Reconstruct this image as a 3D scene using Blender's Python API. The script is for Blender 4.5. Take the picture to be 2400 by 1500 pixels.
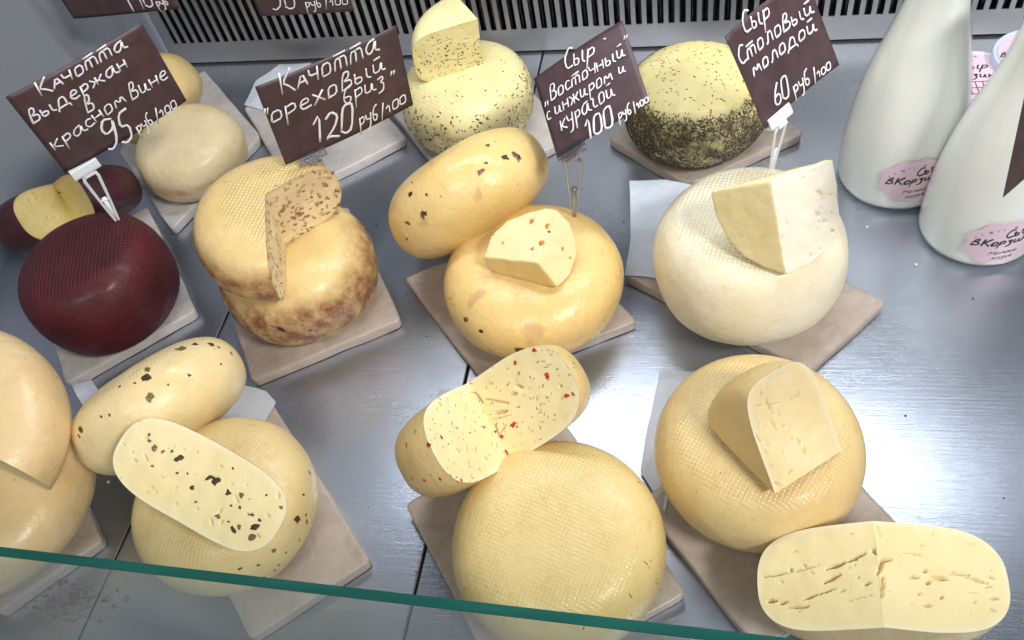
import bpy, bmesh, math, random
from math import sin, cos, pi, radians
from mathutils import Vector, Matrix, noise
from mathutils.bvhtree import BVHTree
import numpy as np
random.seed(7)
for o in list(bpy.data.objects): bpy.data.objects.remove(o)
S = bpy.context.scene
COL = S.collection
# ---------------------------------------------------------------- camera
F = 1980.0; CX, CY = 1200.0, 750.0          # focal length and centre in photo pixels (2400 x 1500)
CAMM = np.array([[0.97948197, -0.00460391, 0.20147922], [0.12623295, 0.79334008, -0.59554745], [-0.15709969, 0.6087613, 0.77764347]])
u_, s_, v_ = np.linalg.svd(CAMM); CAMM = u_ @ v_
CAM = np.array([0, 0, 0.62])
cd = bpy.data.cameras.new('camera'); cam = bpy.data.objects.new('camera', cd); COL.objects.link(cam)
cam.matrix_world = Matrix.Translation(CAM.tolist()) @ Matrix(CAMM.tolist()).to_4x4()
cd.sensor_width = 36; cd.lens = F / 2400 * 36; cd.clip_start = 0.01; cd.clip_end = 50
S.camera = cam
# ---------------------------------------------------------------- light
S.view_settings.view_transform = 'Standard'; S.view_settings.look = 'None'
S.view_settings.exposure = 0.0; S.view_settings.gamma = 1
W = bpy.data.worlds.new('World'); S.world = W; W.use_nodes = True
bg = W.node_tree.nodes['Background']; bg.inputs[0].default_value = (0.84, 0.90, 1.0, 1); bg.inputs[1].default_value = 0.105
def area(name, loc, target, sx, sy, power, col):
    l = bpy.data.lights.new(name, 'AREA'); l.shape = 'RECTANGLE'; l.size = sx; l.size_y = sy; l.energy = power; l.color = col
    o = bpy.data.objects.new(name, l); COL.objects.link(o); o.location = loc
    o.rotation_euler = (Vector(target) - Vector(loc)).to_track_quat('-Z', 'Y').to_euler()
    return o
area('case_lamp', (-0.02, 0.66, 0.62), (-0.02, 0.50, 0), 0.78, 0.07, 3.2, (0.90, 0.945, 1.0))
area('shop_ceiling_lamp', (1.45, -0.75, 2.1), (-0.1, 0.5, 0), 0.60, 0.32, 55, (1.0, 0.965, 0.93))
area('far_ceiling_lamp', (-0.4, -1.4, 2.4), (-0.1, 0.5, 0), 1.0, 0.6, 21, (1.0, 0.98, 0.97))
# ---------------------------------------------------------------- helpers
def ray(px, py):
    v = CAMM @ np.array([px - CX, -(py - CY), -F]); return v / np.linalg.norm(v)
def P(px, py, z=0.0):
    v = ray(px, py); return Vector((CAM + v * ((z - CAM[2]) / v[2])).tolist())
def PY(px, py, y):
    v = ray(px, py); return Vector((CAM + v * (y / v[1])).tolist())
CV = Vector(CAM.tolist())
def meta(o, label, cat, group=None, kind=None):
    if label: o['label'] = label
    if cat: o['category'] = cat
    if group: o['group'] = group
    if kind: o['kind'] = kind
    return o
def empty(name, loc, label, cat, group=None):
    o = bpy.data.objects.new(name, None); COL.objects.link(o); o.location = loc; o.empty_display_size = .01
    return meta(o, label, cat, group)
def mesh_obj(name, verts, faces, mats, parent=None, smooth=True, fmat=None, matrix=None):
    me = bpy.data.meshes.new(name); me.from_pydata([tuple(v) for v in verts], [], faces); me.update()
    for m in (mats if isinstance(mats, (list, tuple)) else [mats]): me.materials.append(m)
    if fmat is not None: me.polygons.foreach_set('material_index', fmat)
    me.polygons.foreach_set('use_smooth', [smooth] * len(me.polygons))
    o = bpy.data.objects.new(name, me); COL.objects.link(o)
    if matrix is not None: o.matrix_world = matrix
    if parent is not None:
        o.parent = parent; o.matrix_parent_inverse = parent_mat(parent).inverted()
    return o
def parent_mat(p):
    m = p.matrix_basis.copy()
    if p.parent: m = parent_mat(p.parent) @ p.matrix_parent_inverse @ m
    return m
def merge(parts):
    V = []; Fc = []
    for v, f in parts:
        n = len(V); V += [tuple(p) for p in v]; Fc += [tuple(i + n for i in q) for q in f]
    return V, Fc
def box(c, s, M=None):
    v = [Vector(((i & 1) - .5, ((i >> 1) & 1) - .5, ((i >> 2) & 1) - .5)) for i in range(8)]
    v = [Vector((a.x * s[0], a.y * s[1], a.z * s[2])) for a in v]
    if M: v = [M @ a for a in v]
    v = [a + Vector(c) for a in v]
    return v, [(0, 2, 3, 1), (4, 5, 7, 6), (0, 1, 5, 4), (2, 6, 7, 3), (0, 4, 6, 2), (1, 3, 7, 5)]
def tube(pts, ws, ups, hs, n=8, cap=True):
    """flattened tube along 3D pts; half width ws, half thickness hs, ups = normals"""
    V = []; Fc = []; m = len(pts)
    for i, p in enumerate(pts):
        a = pts[max(i - 1, 0)]; b = pts[min(i + 1, m - 1)]
        t = (b - a); t = t.normalized() if t.length > 1e-9 else Vector((1, 0, 0))
        u = ups[i]; s = u.cross(t).normalized(); uu = t.cross(s).normalized()
        for k in range(n):
            a_ = 2 * pi * k / n; V.append(p + s * cos(a_) * ws[i] + uu * sin(a_) * hs[i])
    for i in range(m - 1):
        for k in range(n):
            Fc.append((i * n + k, i * n + (k + 1) % n, (i + 1) * n + (k + 1) % n, (i + 1) * n + k))
    if cap: Fc.append(tuple(range(n))[::-1]); Fc.append(tuple((m - 1) * n + k for k in range(n)))
    return V, Fc
def bevel(o, w, seg=3, angle=None):
    m = o.modifiers.new('bevel', 'BEVEL'); m.width = w; m.segments = seg; m.limit_method = 'ANGLE'; m.angle_limit = radians(angle or 35)
    return o
# ---------------------------------------------------------------- materials
def srgb(r, g, b):
    f = lambda c: (c / 255 / 12.92) if c / 255 <= .04045 else ((c / 255 + .055) / 1.055) ** 2.4
    return (f(r), f(g), f(b), 1)
class NT:
    def __init__(s, name):
        s.m = bpy.data.materials.new(name); s.m.use_nodes = True; s.t = s.m.node_tree; s.n = s.t.nodes; s.l = s.t.links
        s.b = s.n['Principled BSDF']; s.out = s.n['Material Output']
    def add(s, t, **k):
        n = s.n.new(t)
        for a, b in k.items(): setattr(n, a, b)
        return n
    def set(s, **k):
        for a, b in k.items(): s.b.inputs[a.replace('_', ' ')].default_value = b
        return s
    def link(s, a, b): s.l.new(a, b)
    def math(s, op, a, b=None, c=None, clamp=False):
        n = s.add('ShaderNodeMath', operation=op); n.use_clamp = clamp
        for i, x in enumerate((a, b, c)):
            if x is None: continue
            if hasattr(x, 'links'): s.link(x, n.inputs[i])
            else: n.inputs[i].default_value = x
        return n.outputs[0]
    def coords(s, scale=None, kind='Object'):
        tc = s.add('ShaderNodeTexCoord')
        if scale is None: return tc.outputs[kind]
        mp = s.add('ShaderNodeMapping'); mp.inputs['Scale'].default_value = scale; s.link(tc.outputs[kind], mp.inputs[0]); return mp.outputs[0]
    def noise(s, vec, scale, detail=3, rough=.55, dist=0):
        n = s.add('ShaderNodeTexNoise'); n.inputs['Scale'].default_value = scale; n.inputs['Detail'].default_value = detail
        n.inputs['Roughness'].default_value = rough; n.inputs['Distortion'].default_value = dist
        s.link(vec, n.inputs['Vector']); return n.outputs['Fac']
    def ramp(s, fac, stops):
        r = s.add('ShaderNodeMapRange'); r.inputs[1].default_value = stops[0]; r.inputs[2].default_value = stops[1]
        s.link(fac, r.inputs[0]); return r.outputs[0]
    def mix(s, fac, a, b):
        n = s.add('ShaderNodeMix', data_type='RGBA')
        for x, i in ((fac, 0), (a, 6), (b, 7)):
            if hasattr(x, 'links'): s.link(x, n.inputs[i])
            else: n.inputs[i].default_value = x
        return n.outputs[2]
    def bump(s, h, dist, strength=1.0, normal=None):
        n = s.add('ShaderNodeBump'); n.inputs['Distance'].default_value = dist; n.inputs['Strength'].default_value = strength
        s.link(h, n.inputs['Height'])
        if normal is not None: s.link(normal, n.inputs['Normal'])
        return n.outputs[0]
def plain(name, col, rough=.5, metal=0, **k):
    t = NT(name); t.set(Base_Color=col, Roughness=rough, Metallic=metal)
    for a, b in k.items(): t.b.inputs[a.replace('_', ' ')].default_value = b
    return t.m
def sock(t, z=1): return t
def rind_mat(name, col, col2, side=None, hh=.035, RR=.075, weave=1.0, pitch=.0027, wrad=.82, woff=(0, 0), rough=.36, sidebump=0.0, speck=.25, pitchrot=.6, sss=.12, side_start=.8, blot=None, wb=.36):
    t = NT(name); o = t.coords()
    n1 = t.noise(o, 22, 4); n2 = t.noise(o, 160, 3)
    c = t.mix(t.ramp(n1, (.35, .68)), col, col2)
    n5 = t.noise(o, 75, 5, .7, .8); dk = (col2[0] * .80, col2[1] * .72, col2[2] * .58, 1); c = t.mix(t.math('MULTIPLY', t.ramp(n5, (.54, .74)), .45), c, dk)
    n6 = t.noise(o, 12, 3, .5, .5); lt = (min(col[0] * 1.08, 1), min(col[1] * 1.12, 1), min(col[2] * 1.28, 1), 1); c = t.mix(t.math('MULTIPLY', t.ramp(n6, (.5, .7)), .5), c, lt)
    sx = t.add('ShaderNodeSeparateXYZ'); t.link(o, sx.inputs[0])
    az = t.math('ABSOLUTE', t.math('DIVIDE', sx.outputs[2], hh))
    dx = t.math('DIVIDE', t.math('ADD', sx.outputs[0], woff[0]), RR); dy = t.math('DIVIDE', t.math('ADD', sx.outputs[1], woff[1]), RR)
    r = t.math('SQRT', t.math('ADD', t.math('MULTIPLY', dx, dx), t.math('MULTIPLY', dy, dy)))
    if side is not None:
        sf = t.math('ADD', az, t.math('MULTIPLY', t.math('SUBTRACT', n1, .5), .7))
        f = t.add('ShaderNodeMapRange'); f.interpolation_type = 'SMOOTHSTEP'; f.inputs[1].default_value = side_start; f.inputs[2].default_value = side_start - .5; t.link(sf, f.inputs[0])
        nb = t.ramp(t.noise(o, 60, 4, .65), (.25, .6))
        c = t.mix(t.math('MULTIPLY', f.outputs[0], nb), c, side)
    if blot is not None:
        vb = t.ramp(t.noise(o, 38, 2, .4, .4), (.66, .74)); c = t.mix(t.math('MULTIPLY', vb, .6), c, blot)
    # tiny specks
    v = t.add('ShaderNodeTexVoronoi'); v.inputs['Scale'].default_value = 70; t.link(o, v.inputs['Vector'])
    sp = t.math('MULTIPLY', t.math('LESS_THAN', v.outputs['Distance'], .055), speck)
    c = t.mix(sp, c, srgb(110, 80, 40))
    t.link(c, t.b.inputs['Base Color'])
    # basket weave left by the mould
    rot = t.add('ShaderNodeVectorRotate'); rot.inputs['Angle'].default_value = pitchrot; t.link(o, rot.inputs['Vector'])
    wob = t.add('ShaderNodeTexNoise'); wob.inputs['Scale'].default_value = 30; t.link(o, wob.inputs['Vector'])
    wv = t.add('ShaderNodeVectorMath', operation='MULTIPLY_ADD'); t.link(wob.outputs['Color'], wv.inputs[0]); wv.inputs[1].default_value = (.003, .003, .003); t.link(rot.outputs[0], wv.inputs[2])
    s2 = t.add('ShaderNodeSeparateXYZ'); t.link(wv.outputs[0], s2.inputs[0])
    k = pi / pitch
    gx = t.math('ABSOLUTE', t.math('SINE', t.math('MULTIPLY', s2.outputs[0], k))); gy = t.math('ABSOLUTE', t.math('SINE', t.math('MULTIPLY', s2.outputs[1], k)))
    g = t.math('POWER', t.math('MULTIPLY', gx, gy), .6)
    m = t.add('ShaderNodeMapRange'); m.interpolation_type = 'SMOOTHSTEP'; m.inputs[1].default_value = wrad + .1; m.inputs[2].default_value = wrad - .12; t.link(r, m.inputs[0])
    mz = t.ramp(az, (.55, .75))
    mk = t.math('MULTIPLY', t.math('MULTIPLY', m.outputs[0], mz), t.ramp(t.noise(o, 26, 4, .6, .5), (wb, wb + .22)))
    if sidebump: mk = t.math('MAXIMUM', mk, t.math('MULTIPLY', t.ramp(az, (.9, .5)), sidebump))
    h = t.math('MULTIPLY', g, mk)
    b1 = t.bump(h, .00050 * weave) if weave else None
    b2 = t.bump(n2, .0008, .7, b1)
    b3 = t.bump(n1, .005, .4, b2); b3 = t.bump(t.noise(o, 480, 2), .0002, .6, b3)
    t.link(b3, t.b.inputs['Normal'])
    rr = t.math('ADD', t.math('ADD', t.math('MULTIPLY', n2, .3), rough - .16), t.math('MULTIPLY', t.ramp(n5, (.4, .65)), .16)); t.link(rr, t.b.inputs['Roughness'])
    t.set(Subsurface_Weight=sss, Subsurface_Scale=.006, Subsurface_Radius=(1, .6, .25), Coat_Weight=.12, Coat_Roughness=.22)
    return t.m
def paste_mat(name, col, col2, bump=.0006, rough=.5, tint=None, scale=260, sss=.15, grain=1.0, hmix=.55):
    t = NT(name); o = t.coords(); n1 = t.noise(o, 30, 4); n2 = t.noise(o, scale, 4, .65); n3 = t.noise(t.coords((1, 1, 2)), 70, 3, .6, .5)
    c = t.mix(t.ramp(n1, (.3, .7)), col, col2)
    at = t.add('ShaderNodeAttribute'); at.attribute_name = 'edge'
    e = t.math('POWER', t.math('SUBTRACT', 1.0, at.outputs['Fac']), 2.2)
    if tint is not None: c = t.mix(t.math('MULTIPLY', e, .75), c, tint)
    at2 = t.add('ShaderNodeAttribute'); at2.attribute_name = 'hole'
    hc = [col[0] * .62, col[1] * .5, col[2] * .32, 1]  # darker brown inside the holes: their shade put into the colour
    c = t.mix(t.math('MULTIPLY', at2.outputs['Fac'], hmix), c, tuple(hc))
    t.link(c, t.b.inputs['Base Color'])
    b1 = t.bump(n2, bump * grain * .5, .7); b2 = t.bump(n3, .0012, .25, b1); t.link(b2, t.b.inputs['Normal'])
    t.set(Roughness=rough, Subsurface_Weight=sss, Subsurface_Scale=.006, Subsurface_Radius=(1, .7, .35))
    return t.m
Y = lambda *a: srgb(*a)
M_paste = paste_mat('paste_yellow', Y(244, 228, 178), Y(238, 218, 162), tint=Y(248, 238, 206))
M_paste_w = paste_mat('paste_white', Y(250, 242, 224), Y(246, 236, 212), tint=Y(235, 222, 165), scale=420, hmix=.45)
M_paste_c = paste_mat('paste_cream', Y(240, 222, 176), Y(234, 212, 160), tint=Y(250, 240, 212), bump=.0003, rough=.38)
M_paste_n = paste_mat('paste_nut', Y(242, 226, 182), Y(224, 198, 154), tint=Y(216, 178, 110), scale=200)
M_paste_h = paste_mat('paste_herb', Y(236, 224, 166), Y(222, 210, 152), tint=Y(226, 206, 120), scale=220)
M_paste_r = paste_mat('paste_pale_crumb', Y(230, 214, 150), Y(218, 198, 130), tint=Y(200, 150, 120), scale=150, grain=2.5)
def fleck(name, c, r=.45): return plain(name, c, r, Coat_Weight=.2)
K_olive = fleck('olive_skin', Y(70, 55, 34)); K_olive2 = fleck('olive_flesh', Y(120, 96, 48)); K_fig = fleck('fig_skin', Y(118, 76, 58)); K_fig2 = fleck('fig_dark', Y(70, 42, 40))
K_chili = fleck('chili_red', Y(186, 34, 26)); K_herb = fleck('herb_green', Y(66, 66, 38), .8); K_herbd = fleck('herb_dry', Y(92, 80, 62), .85); K_herbl = fleck('herb_straw', Y(150, 132, 98), .85)
K_nut = fleck('walnut_brown', Y(156, 112, 90)); K_nut2 = fleck('walnut_pale', Y(192, 154, 126)); K_apr = fleck('apricot_orange', Y(214, 130, 40), .35); K_black = fleck('pepper_black', Y(40, 34, 26), .7)
# ---------------------------------------------------------------- cheese builder
def warp(p, seed, amp):
    q = p * 16 + Vector((seed * 3.1, seed * 1.7, seed * .9)); n = noise.noise_vector(q)
    n2 = noise.noise_vector(p * 55 + Vector((seed, 0, 0)))
    return p + n * amp + n2 * amp * .16
def polar(M3):
    A = np.array(M3, float); U, s, Vt = np.linalg.svd(A); Rr = U @ Vt
    if np.linalg.det(Rr) < 0: Rr = U @ np.diag([1, 1, -1]) @ Vt
    return Rr, Rr.T @ A
def hz(r, R, h, p):
    t = min(r / R, 1.0); return h * max(1 - t ** p[0], 0) ** (1 / p[1])
class Cheese:
    """round cheese, or the sector a0..a1 (degrees) of one about an apex at (ap, 0)"""
    def __init__(s, name, label, cat, d, rind, paste=None, seed=1, amp=.0012, names=None, holes=(), rnd=0, rndw=(.0004, .0012), bulge=0, group=None, dish=0.0):
        s.R, s.h, s.p = d['R'], d['h'], d.get('p', (3.4, 2.3)); s.ap = d.get('ap', 0); s.a0, s.a1 = d.get('a0', 0), d.get('a1', 360)
        if s.a1 < s.a0: s.a0, s.a1 = s.a1, s.a0
        Rr, St = polar(d.get('M', [[1, 0, 0], [0, 1, 0], [0, 0, 1]])); s.St = Matrix(St.tolist())
        s.MW = Matrix.Translation(d['t']) @ Matrix(Rr.tolist()).to_4x4(); s.seed, s.amp = seed, amp; s.dish = dish
        full = s.a1 - s.a0 > 359
        if full:
            s.root = None
        else:
            s.root = empty(name, d['t'], label, cat, group)
        s.build_rind(name if full else 'rind', rind, full)
        if full: meta(s.rind, label, cat, group)
        s.faces = []
        if not full:
            for k, a in enumerate((s.a0, s.a1)): s.faces.append(s.build_face(k, a, paste, holes, rnd, rndw, bulge))
    def fin(s, p): return s.St @ warp(p, s.seed, s.amp)
    def build_rind(s, name, mat, full):
        n = 200 if full else max(30, int((s.a1 - s.a0) / 1.6)); m = 56
        th = [pi / 2 * j / m for j in range(m + 1)]; prof = [(sin(t) ** (2 / s.p[0]), 1) for t in th] + [(sin(t) ** (2 / s.p[0]), -1) for t in th[::-1][1:]]
        V = []; Fc = []; cnt = n if full else n + 1
        for i in range(cnt):
            a = radians(s.a0 + (s.a1 - s.a0) * i / n); b = s.ap * cos(a); L = -b + math.sqrt(max(b * b - s.ap ** 2 + s.R ** 2, 0))
            for rho, sg in prof:
                x = s.ap + rho * L * cos(a); y = rho * L * sin(a); r = math.hypot(x, y); z = sg * hz(r, s.R, s.h, s.p)
                if s.dish: z -= sg * s.dish * max(0, 1 - (r / (s.R * .75)) ** 4)
                V.append(s.fin(Vector((x, y, z))))
        q = len(prof)
        for i in range(n):
            i2 = (i + 1) % n if full else i + 1
            for j in range(q - 1): Fc.append((i * q + j, i * q + j + 1, i2 * q + j + 1, i2 * q + j))
        s.rind = mesh_obj(name, V, Fc, mat, s.root, True, matrix=s.MW)
        bm = bmesh.new(); bm.from_mesh(s.rind.data); bmesh.ops.remove_doubles(bm, verts=bm.verts, dist=1e-6); bmesh.ops.recalc_face_normals(bm, faces=bm.faces) if full else None
        if not full:   # orient outward
            for f in bm.faces: f.normal_update()
            tp = [f for f in bm.faces if f.calc_center_median().z > s.h * .8]
            if tp and sum(f.normal.z for f in tp) < 0: bmesh.ops.reverse_faces(bm, faces=bm.faces)
        bm.to_mesh(s.rind.data); bm.free()
    def build_face(s, k, ang, paste, holes, rnd, rndw, bulge):
        a = radians(ang); dr = Vector((cos(a), sin(a), 0)); nrm = Vector((sin(a), -cos(a), 0)) * (1 if k == 0 else -1); ax = Vector((s.ap, 0, 0))
        b = s.ap * cos(a); L = -b + math.sqrt(max(b * b - s.ap ** 2 + s.R ** 2, 0))
        step = .00075; nu = int(L / step); nv = int(2 * s.h / step)
        # hole segments in (u, z) metres
        segs = []
        Mi = (s.MW @ s.St.to_4x4()).inverted(); o = Mi @ CV; pp = ax
        for hh in holes:
            pts = []
            for (x, y) in (hh[:2], hh[2:4]):
                dv = (Mi.to_3x3() @ Vector(ray(x, y).tolist())); dn = dv.dot(nrm)
                if abs(dn) < 1e-6: break
                t = (pp - o).dot(nrm) / dn; c = o + dv * t - ax; pts.append((c.dot(dr), c.z, dn))
            if len(pts) == 2 and pts[0][2] < 0 and -.001 < pts[0][0] < L and abs(pts[0][1]) < s.h * 1.02:
                segs.append((pts[0][0], pts[0][1], pts[1][0], pts[1][1], hh[4] / 3300 * .5, min(hh[4] / 3300 * 1.3, .005)))
        rg = random.Random(s.seed * 13 + k)
        for _ in range(rnd):
            u = rg.uniform(.05, .92) * L; z = rg.uniform(-.85, .85) * s.h; l = rg.uniform(0, .005); an = rg.gauss(0, .6)
            w = rg.uniform(*rndw); segs.append((u, z, u + l * cos(an), z + l * sin(an), w, w * 1.8))
        V = []; E = []; H = []
        for i in range(nu + 1):
            u = L * (1 - (1 - i / nu) ** 1.15)
            base = ax + dr * u; r = math.hypot(base.x, base.y); zt = hz(r, s.R, s.h, s.p)
            if s.dish: zt -= s.dish * max(0, 1 - (r / (s.R * .75)) ** 4)
            for j in range(nv + 1):
                z = zt * (2 * j / nv - 1); d = 0; hd = 0
                ed = min(zt - abs(z), L - u) / .006
                for (u0, z0, u1, z1, w, dp) in segs:
                    if abs(u - u0) > .03 or abs(z - z0) > .03: continue
                    du, dz = u1 - u0, z1 - z0; l2 = du * du + dz * dz
                    t = 0 if l2 < 1e-12 else max(0, min(1, ((u - u0) * du + (z - z0) * dz) / l2))
                    taper = 1 if l2 < 1e-6 else (.35 + 1.3 * min(t, 1 - t) * 1.0)
                    dist = math.hypot(u - u0 - du * t, z - z0 - dz * t) + noise.noise(Vector((u * 600, z * 600, s.seed))) * w * .55
                    ww = w * taper
                    if dist < ww * 1.5:
                        f = max(0, min(1, (ww * 1.5 - dist) / (ww * .8))); f = f * f * (3 - 2 * f); d = max(d, dp * f); hd = max(hd, f)
                e01 = max(0, min(1, ed)); d *= min(1, max(ed * 2, 0))
                bl = bulge * sin(pi * u / L) * (1 - (2 * j / nv - 1) ** 2)
                rough = noise.noise(Vector((u * 90, z * 90, s.seed + 5))) * .0005 * e01 + noise.noise(Vector((u * 400, z * 400, 3))) * .00006 * e01
                V.append(s.fin(base + Vector((0, 0, z)) - nrm * (d + bl + rough - .00015))); E.append(e01); H.append(hd)
        Fc = [(i * (nv + 1) + j, (i + 1) * (nv + 1) + j, (i + 1) * (nv + 1) + j + 1, i * (nv + 1) + j + 1) for i in range(nu) for j in range(nv)]
        if k == 1: Fc = [f[::-1] for f in Fc]
        ob = mesh_obj('cut_face', V, Fc, paste, s.root, True, matrix=s.MW)
        for nm, dat in (('edge', E), ('hole', H)):
            at = ob.data.attributes.new(nm, 'FLOAT', 'POINT'); at.data.foreach_set('value', dat)
        ob['_l'] = 0; del ob['_l']
        return ob
def upright(x, y, R, h, z0=.012, M=None, p=(3.4, 2.3), tilt=None):
    d = dict(R=R, h=h, p=p, t=[x, y, z0 + h])
    if tilt: d['M'] = [list(r) for r in (Matrix.Rotation(tilt[0], 3, 'X') @ Matrix.Rotation(tilt[1], 3, 'Y') @ Matrix.Rotation(tilt[2], 3, 'Z'))]
    return d
def blob(c, n, tdir, L, Wd, T, rg, k=7):
    """irregular flat chip at c lying in the surface with normal n"""
    t = (tdir - n * tdir.dot(n)); t = t.normalized() if t.length > 1e-6 else n.orthogonal().normalized(); b = n.cross(t)
    V = [c + n * T, c - n * T]; 
    for i in range(k):
        a = 2 * pi * i / k + rg.uniform(-.25, .25); q = rg.uniform(.5, 1.25); V.append(c + t * cos(a) * L * q + b * sin(a) * Wd * q + n * rg.uniform(-.1, .35) * T)
    Fc = []
    for i in range(k): j = (i + 1) % k; Fc += [(0, 2 + i, 2 + j), (1, 2 + j, 2 + i)]
    return V, Fc
def add_geo(ob, parts, mats):
    """append (verts, faces, mat) pieces given in world space to the mesh of ob"""
    if not parts: return
    me = ob.data; Mi = (parent_mat(ob) if not ob.parent else parent_mat(ob)).inverted()
    idx = {}
    for m in mats:
        if m.name not in [x.name for x in me.materials]: me.materials.append(m)
        idx[m.name] = [x.name for x in me.materials].index(m.name)
    bm = bmesh.new(); bm.from_mesh(me)
    for V, Fc, m in parts:
        vs = [bm.verts.new(Mi @ Vector(v)) for v in V]
        for f in Fc:
            try: q = bm.faces.new([vs[i] for i in f]); q.material_index = idx[m.name]; q.smooth = False
            except ValueError: pass
    bm.to_mesh(me); bm.free()
def bvh(ob):
    M = parent_mat(ob); return BVHTree.FromPolygons([M @ v.co for v in ob.data.vertices], [tuple(p.vertices) for p in ob.data.polygons])
def chips(obs, pts, mats, seed=1, el=1.4, T=.0005, thin=None):
    """chips of fruit, olive or nut where the photo shows them: (x, y, size in photo px)"""
    rg = random.Random(seed); trees = [(o, bvh(o)) for o in obs]; acc = {o.name: [] for o in obs}
    for q in pts:
        x, y, sz = q[:3]; dv = Vector(ray(x, y).tolist()); best = None
        for o, t in trees:
            loc, n, i, dist = t.ray_cast(CV, dv)
            if loc is not None and (best is None or dist < best[3]): best = (o, loc, n, dist)
        if best is None: continue
        o, loc, n, dist = best
        if n.dot(dv) > 0: n = -n
        s = sz / F * dist * .95
        a = q[3] if len(q) > 3 else rg.uniform(-.6, 1.2)
        td = Vector((CAMM @ np.array([cos(a), -sin(a), 0])).tolist())
        m = mats[rg.randrange(len(mats))]; e = math.sqrt(el * rg.uniform(.7, 1.3)) if thin is None else thin
        V, Fc = blob(loc + n * .00005, n, td, s * e, s / e, min(T, s * .3), rg, 9); acc[o.name].append((V, Fc, m))
        if sz > 15 and thin is None:
            m2 = mats[(mats.index(m) + 1) % len(mats)]
            for _ in range(3):
                off = Vector([rg.uniform(-1, 1) for _ in range(3)]) * s * .8; off -= n * off.dot(n)
                V, Fc = blob(loc + off + n * .0001, n, Vector([rg.uniform(-1, 1) for _ in range(3)]), s * .45, s * .3, min(T, s * .3) * 1.3, rg, 7); acc[o.name].append((V, Fc, m2))
    for o in obs: add_geo(o, acc[o.name], mats)
def scatter(ob, count, L, Wd, mats, filt=None, seed=1, T=.0003, target=None, weights=None):
    rg = random.Random(seed); me = ob.data; M = parent_mat(ob); N3 = M.to_3x3()
    polys = [p for p in me.polygons]; areas = np.array([p.area for p in polys]); cum = np.cumsum(areas); tot = cum[-1]; parts = []; tries = 0
    while len(parts) < count and tries < count * 40:
        tries += 1; p = polys[int(np.searchsorted(cum, rg.random() * tot)) % len(polys)]
        vs = [me.vertices[i].co for i in p.vertices]; a, b = rg.random(), rg.random()
        if len(vs) == 4: c = vs[0].lerp(vs[1], a).lerp(vs[3].lerp(vs[2], a), b)
        else:
            if a + b > 1: a, b = 1 - a, 1 - b
            c = vs[0] + (vs[1] - vs[0]) * a + (vs[2] - vs[0]) * b
        if filt and rg.random() > filt(c): continue
        n = (N3 @ p.normal).normalized(); c = M @ c
        l = rg.uniform(*L); w = rg.uniform(*Wd); m = rg.choices(mats, weights)[0]
        td = Vector([rg.uniform(-1, 1) for _ in range(3)])
        V, Fc = blob(c + n * T * .3, n, td, l, w, T * rg.uniform(.6, 1.4), rg, 5); parts.append((V, Fc, m))
    if target == 'raw': return parts
    add_geo(target or ob, parts, mats)
def zz(off, sc, L):
    """coordinates read off an enlargement -> photo pixels"""
    out = []
    for q in L:
        if len(q) == 3: out.append((off[0] + q[0] / sc, off[1] + q[1] / sc, q[2] / sc))
        elif len(q) == 4 and abs(q[3]) < 7: out.append((off[0] + q[0] / sc, off[1] + q[1] / sc, q[2] / sc, q[3]))
        else: out.append((off[0] + q[0] / sc, off[1] + q[1] / sc, off[0] + q[2] / sc, off[1] + q[3] / sc, q[4] / sc))
    return out
def hl(off, sc, L):
    return [(off[0] + q[0] / sc, off[1] + q[1] / sc, off[0] + (q[2] if len(q) > 3 else q[0]) / sc, off[1] + (q[3] if len(q) > 3 else q[1]) / sc, q[-1] / sc) for q in L]
# ================================================================ THE SETTING
def steel_mat(name, seed=0, base=(.47, .51, .59, 1), rough=.27, scr=1.0):
    t = NT(name); o = t.coords()
    mp = t.add('ShaderNodeMapping'); mp.inputs['Scale'].default_value = (10, 520, 1); mp.inputs['Rotation'].default_value = (0, 0, radians(2.3)); t.link(o, mp.inputs[0])
    br = t.noise(mp.outputs[0], 1.0, 5, .7); br2 = t.noise(t.coords((70, 900, 1)), 1.0, 4, .7); sm = t.noise(o, 6, 4, .6, .6)
    # fine scratches
    acc = None
    for i, (ang, sc, off) in enumerate(((.5, 7, 0), (-.9, 9, 3), (1.3, 6, 7), (2.6, 8, 11))):
        m2 = t.add('ShaderNodeMapping'); m2.inputs['Rotation'].default_value = (0, 0, ang); m2.inputs['Scale'].default_value = (sc, sc * 26, 1); m2.inputs['Location'].default_value = (off, off * 2, 0)
        t.link(o, m2.inputs[0]); v = t.add('ShaderNodeTexVoronoi'); v.inputs['Scale'].default_value = 1.0; v.inputs['Randomness'].default_value = 1; t.link(m2.outputs[0], v.inputs['Vector'])
        q = t.math('LESS_THAN', v.outputs['Distance'], .085); acc = q if acc is None else t.math('MAXIMUM', acc, q)
    patch = t.ramp(t.noise(o, 5, 2), (.46, .58)); acc = t.math('MULTIPLY', acc, patch)
    c = t.mix(t.ramp(sm, (.3, .7)), base, tuple(x * .86 for x in base[:3]) + (1,)); c = t.mix(t.math('MULTIPLY', acc, .3 * scr), c, (.25, .27, .33, 1)); t.link(c, t.b.inputs['Base Color'])
    r = t.math('ADD', t.math('MULTIPLY', sm, .16), t.math('ADD', rough - .1, t.math('MULTIPLY', br2, .08))); t.link(r, t.b.inputs['Roughness'])
    b = t.bump(br, .0003, .45); b = t.bump(br2, .00010, .45, b); b = t.bump(sm, .003, .2, b); t.link(b, t.b.inputs['Normal'])
    t.set(Metallic=.88, Anisotropic=.4); return t.m
M_steel = steel_mat('brushed_steel'); M_steel2 = steel_mat('panel_steel', base=(.55, .54, .53, 1), rough=.42, scr=.2)
M_wall = plain('grey_side_wall', (.27, .29, .335, 1), .38)
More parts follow.
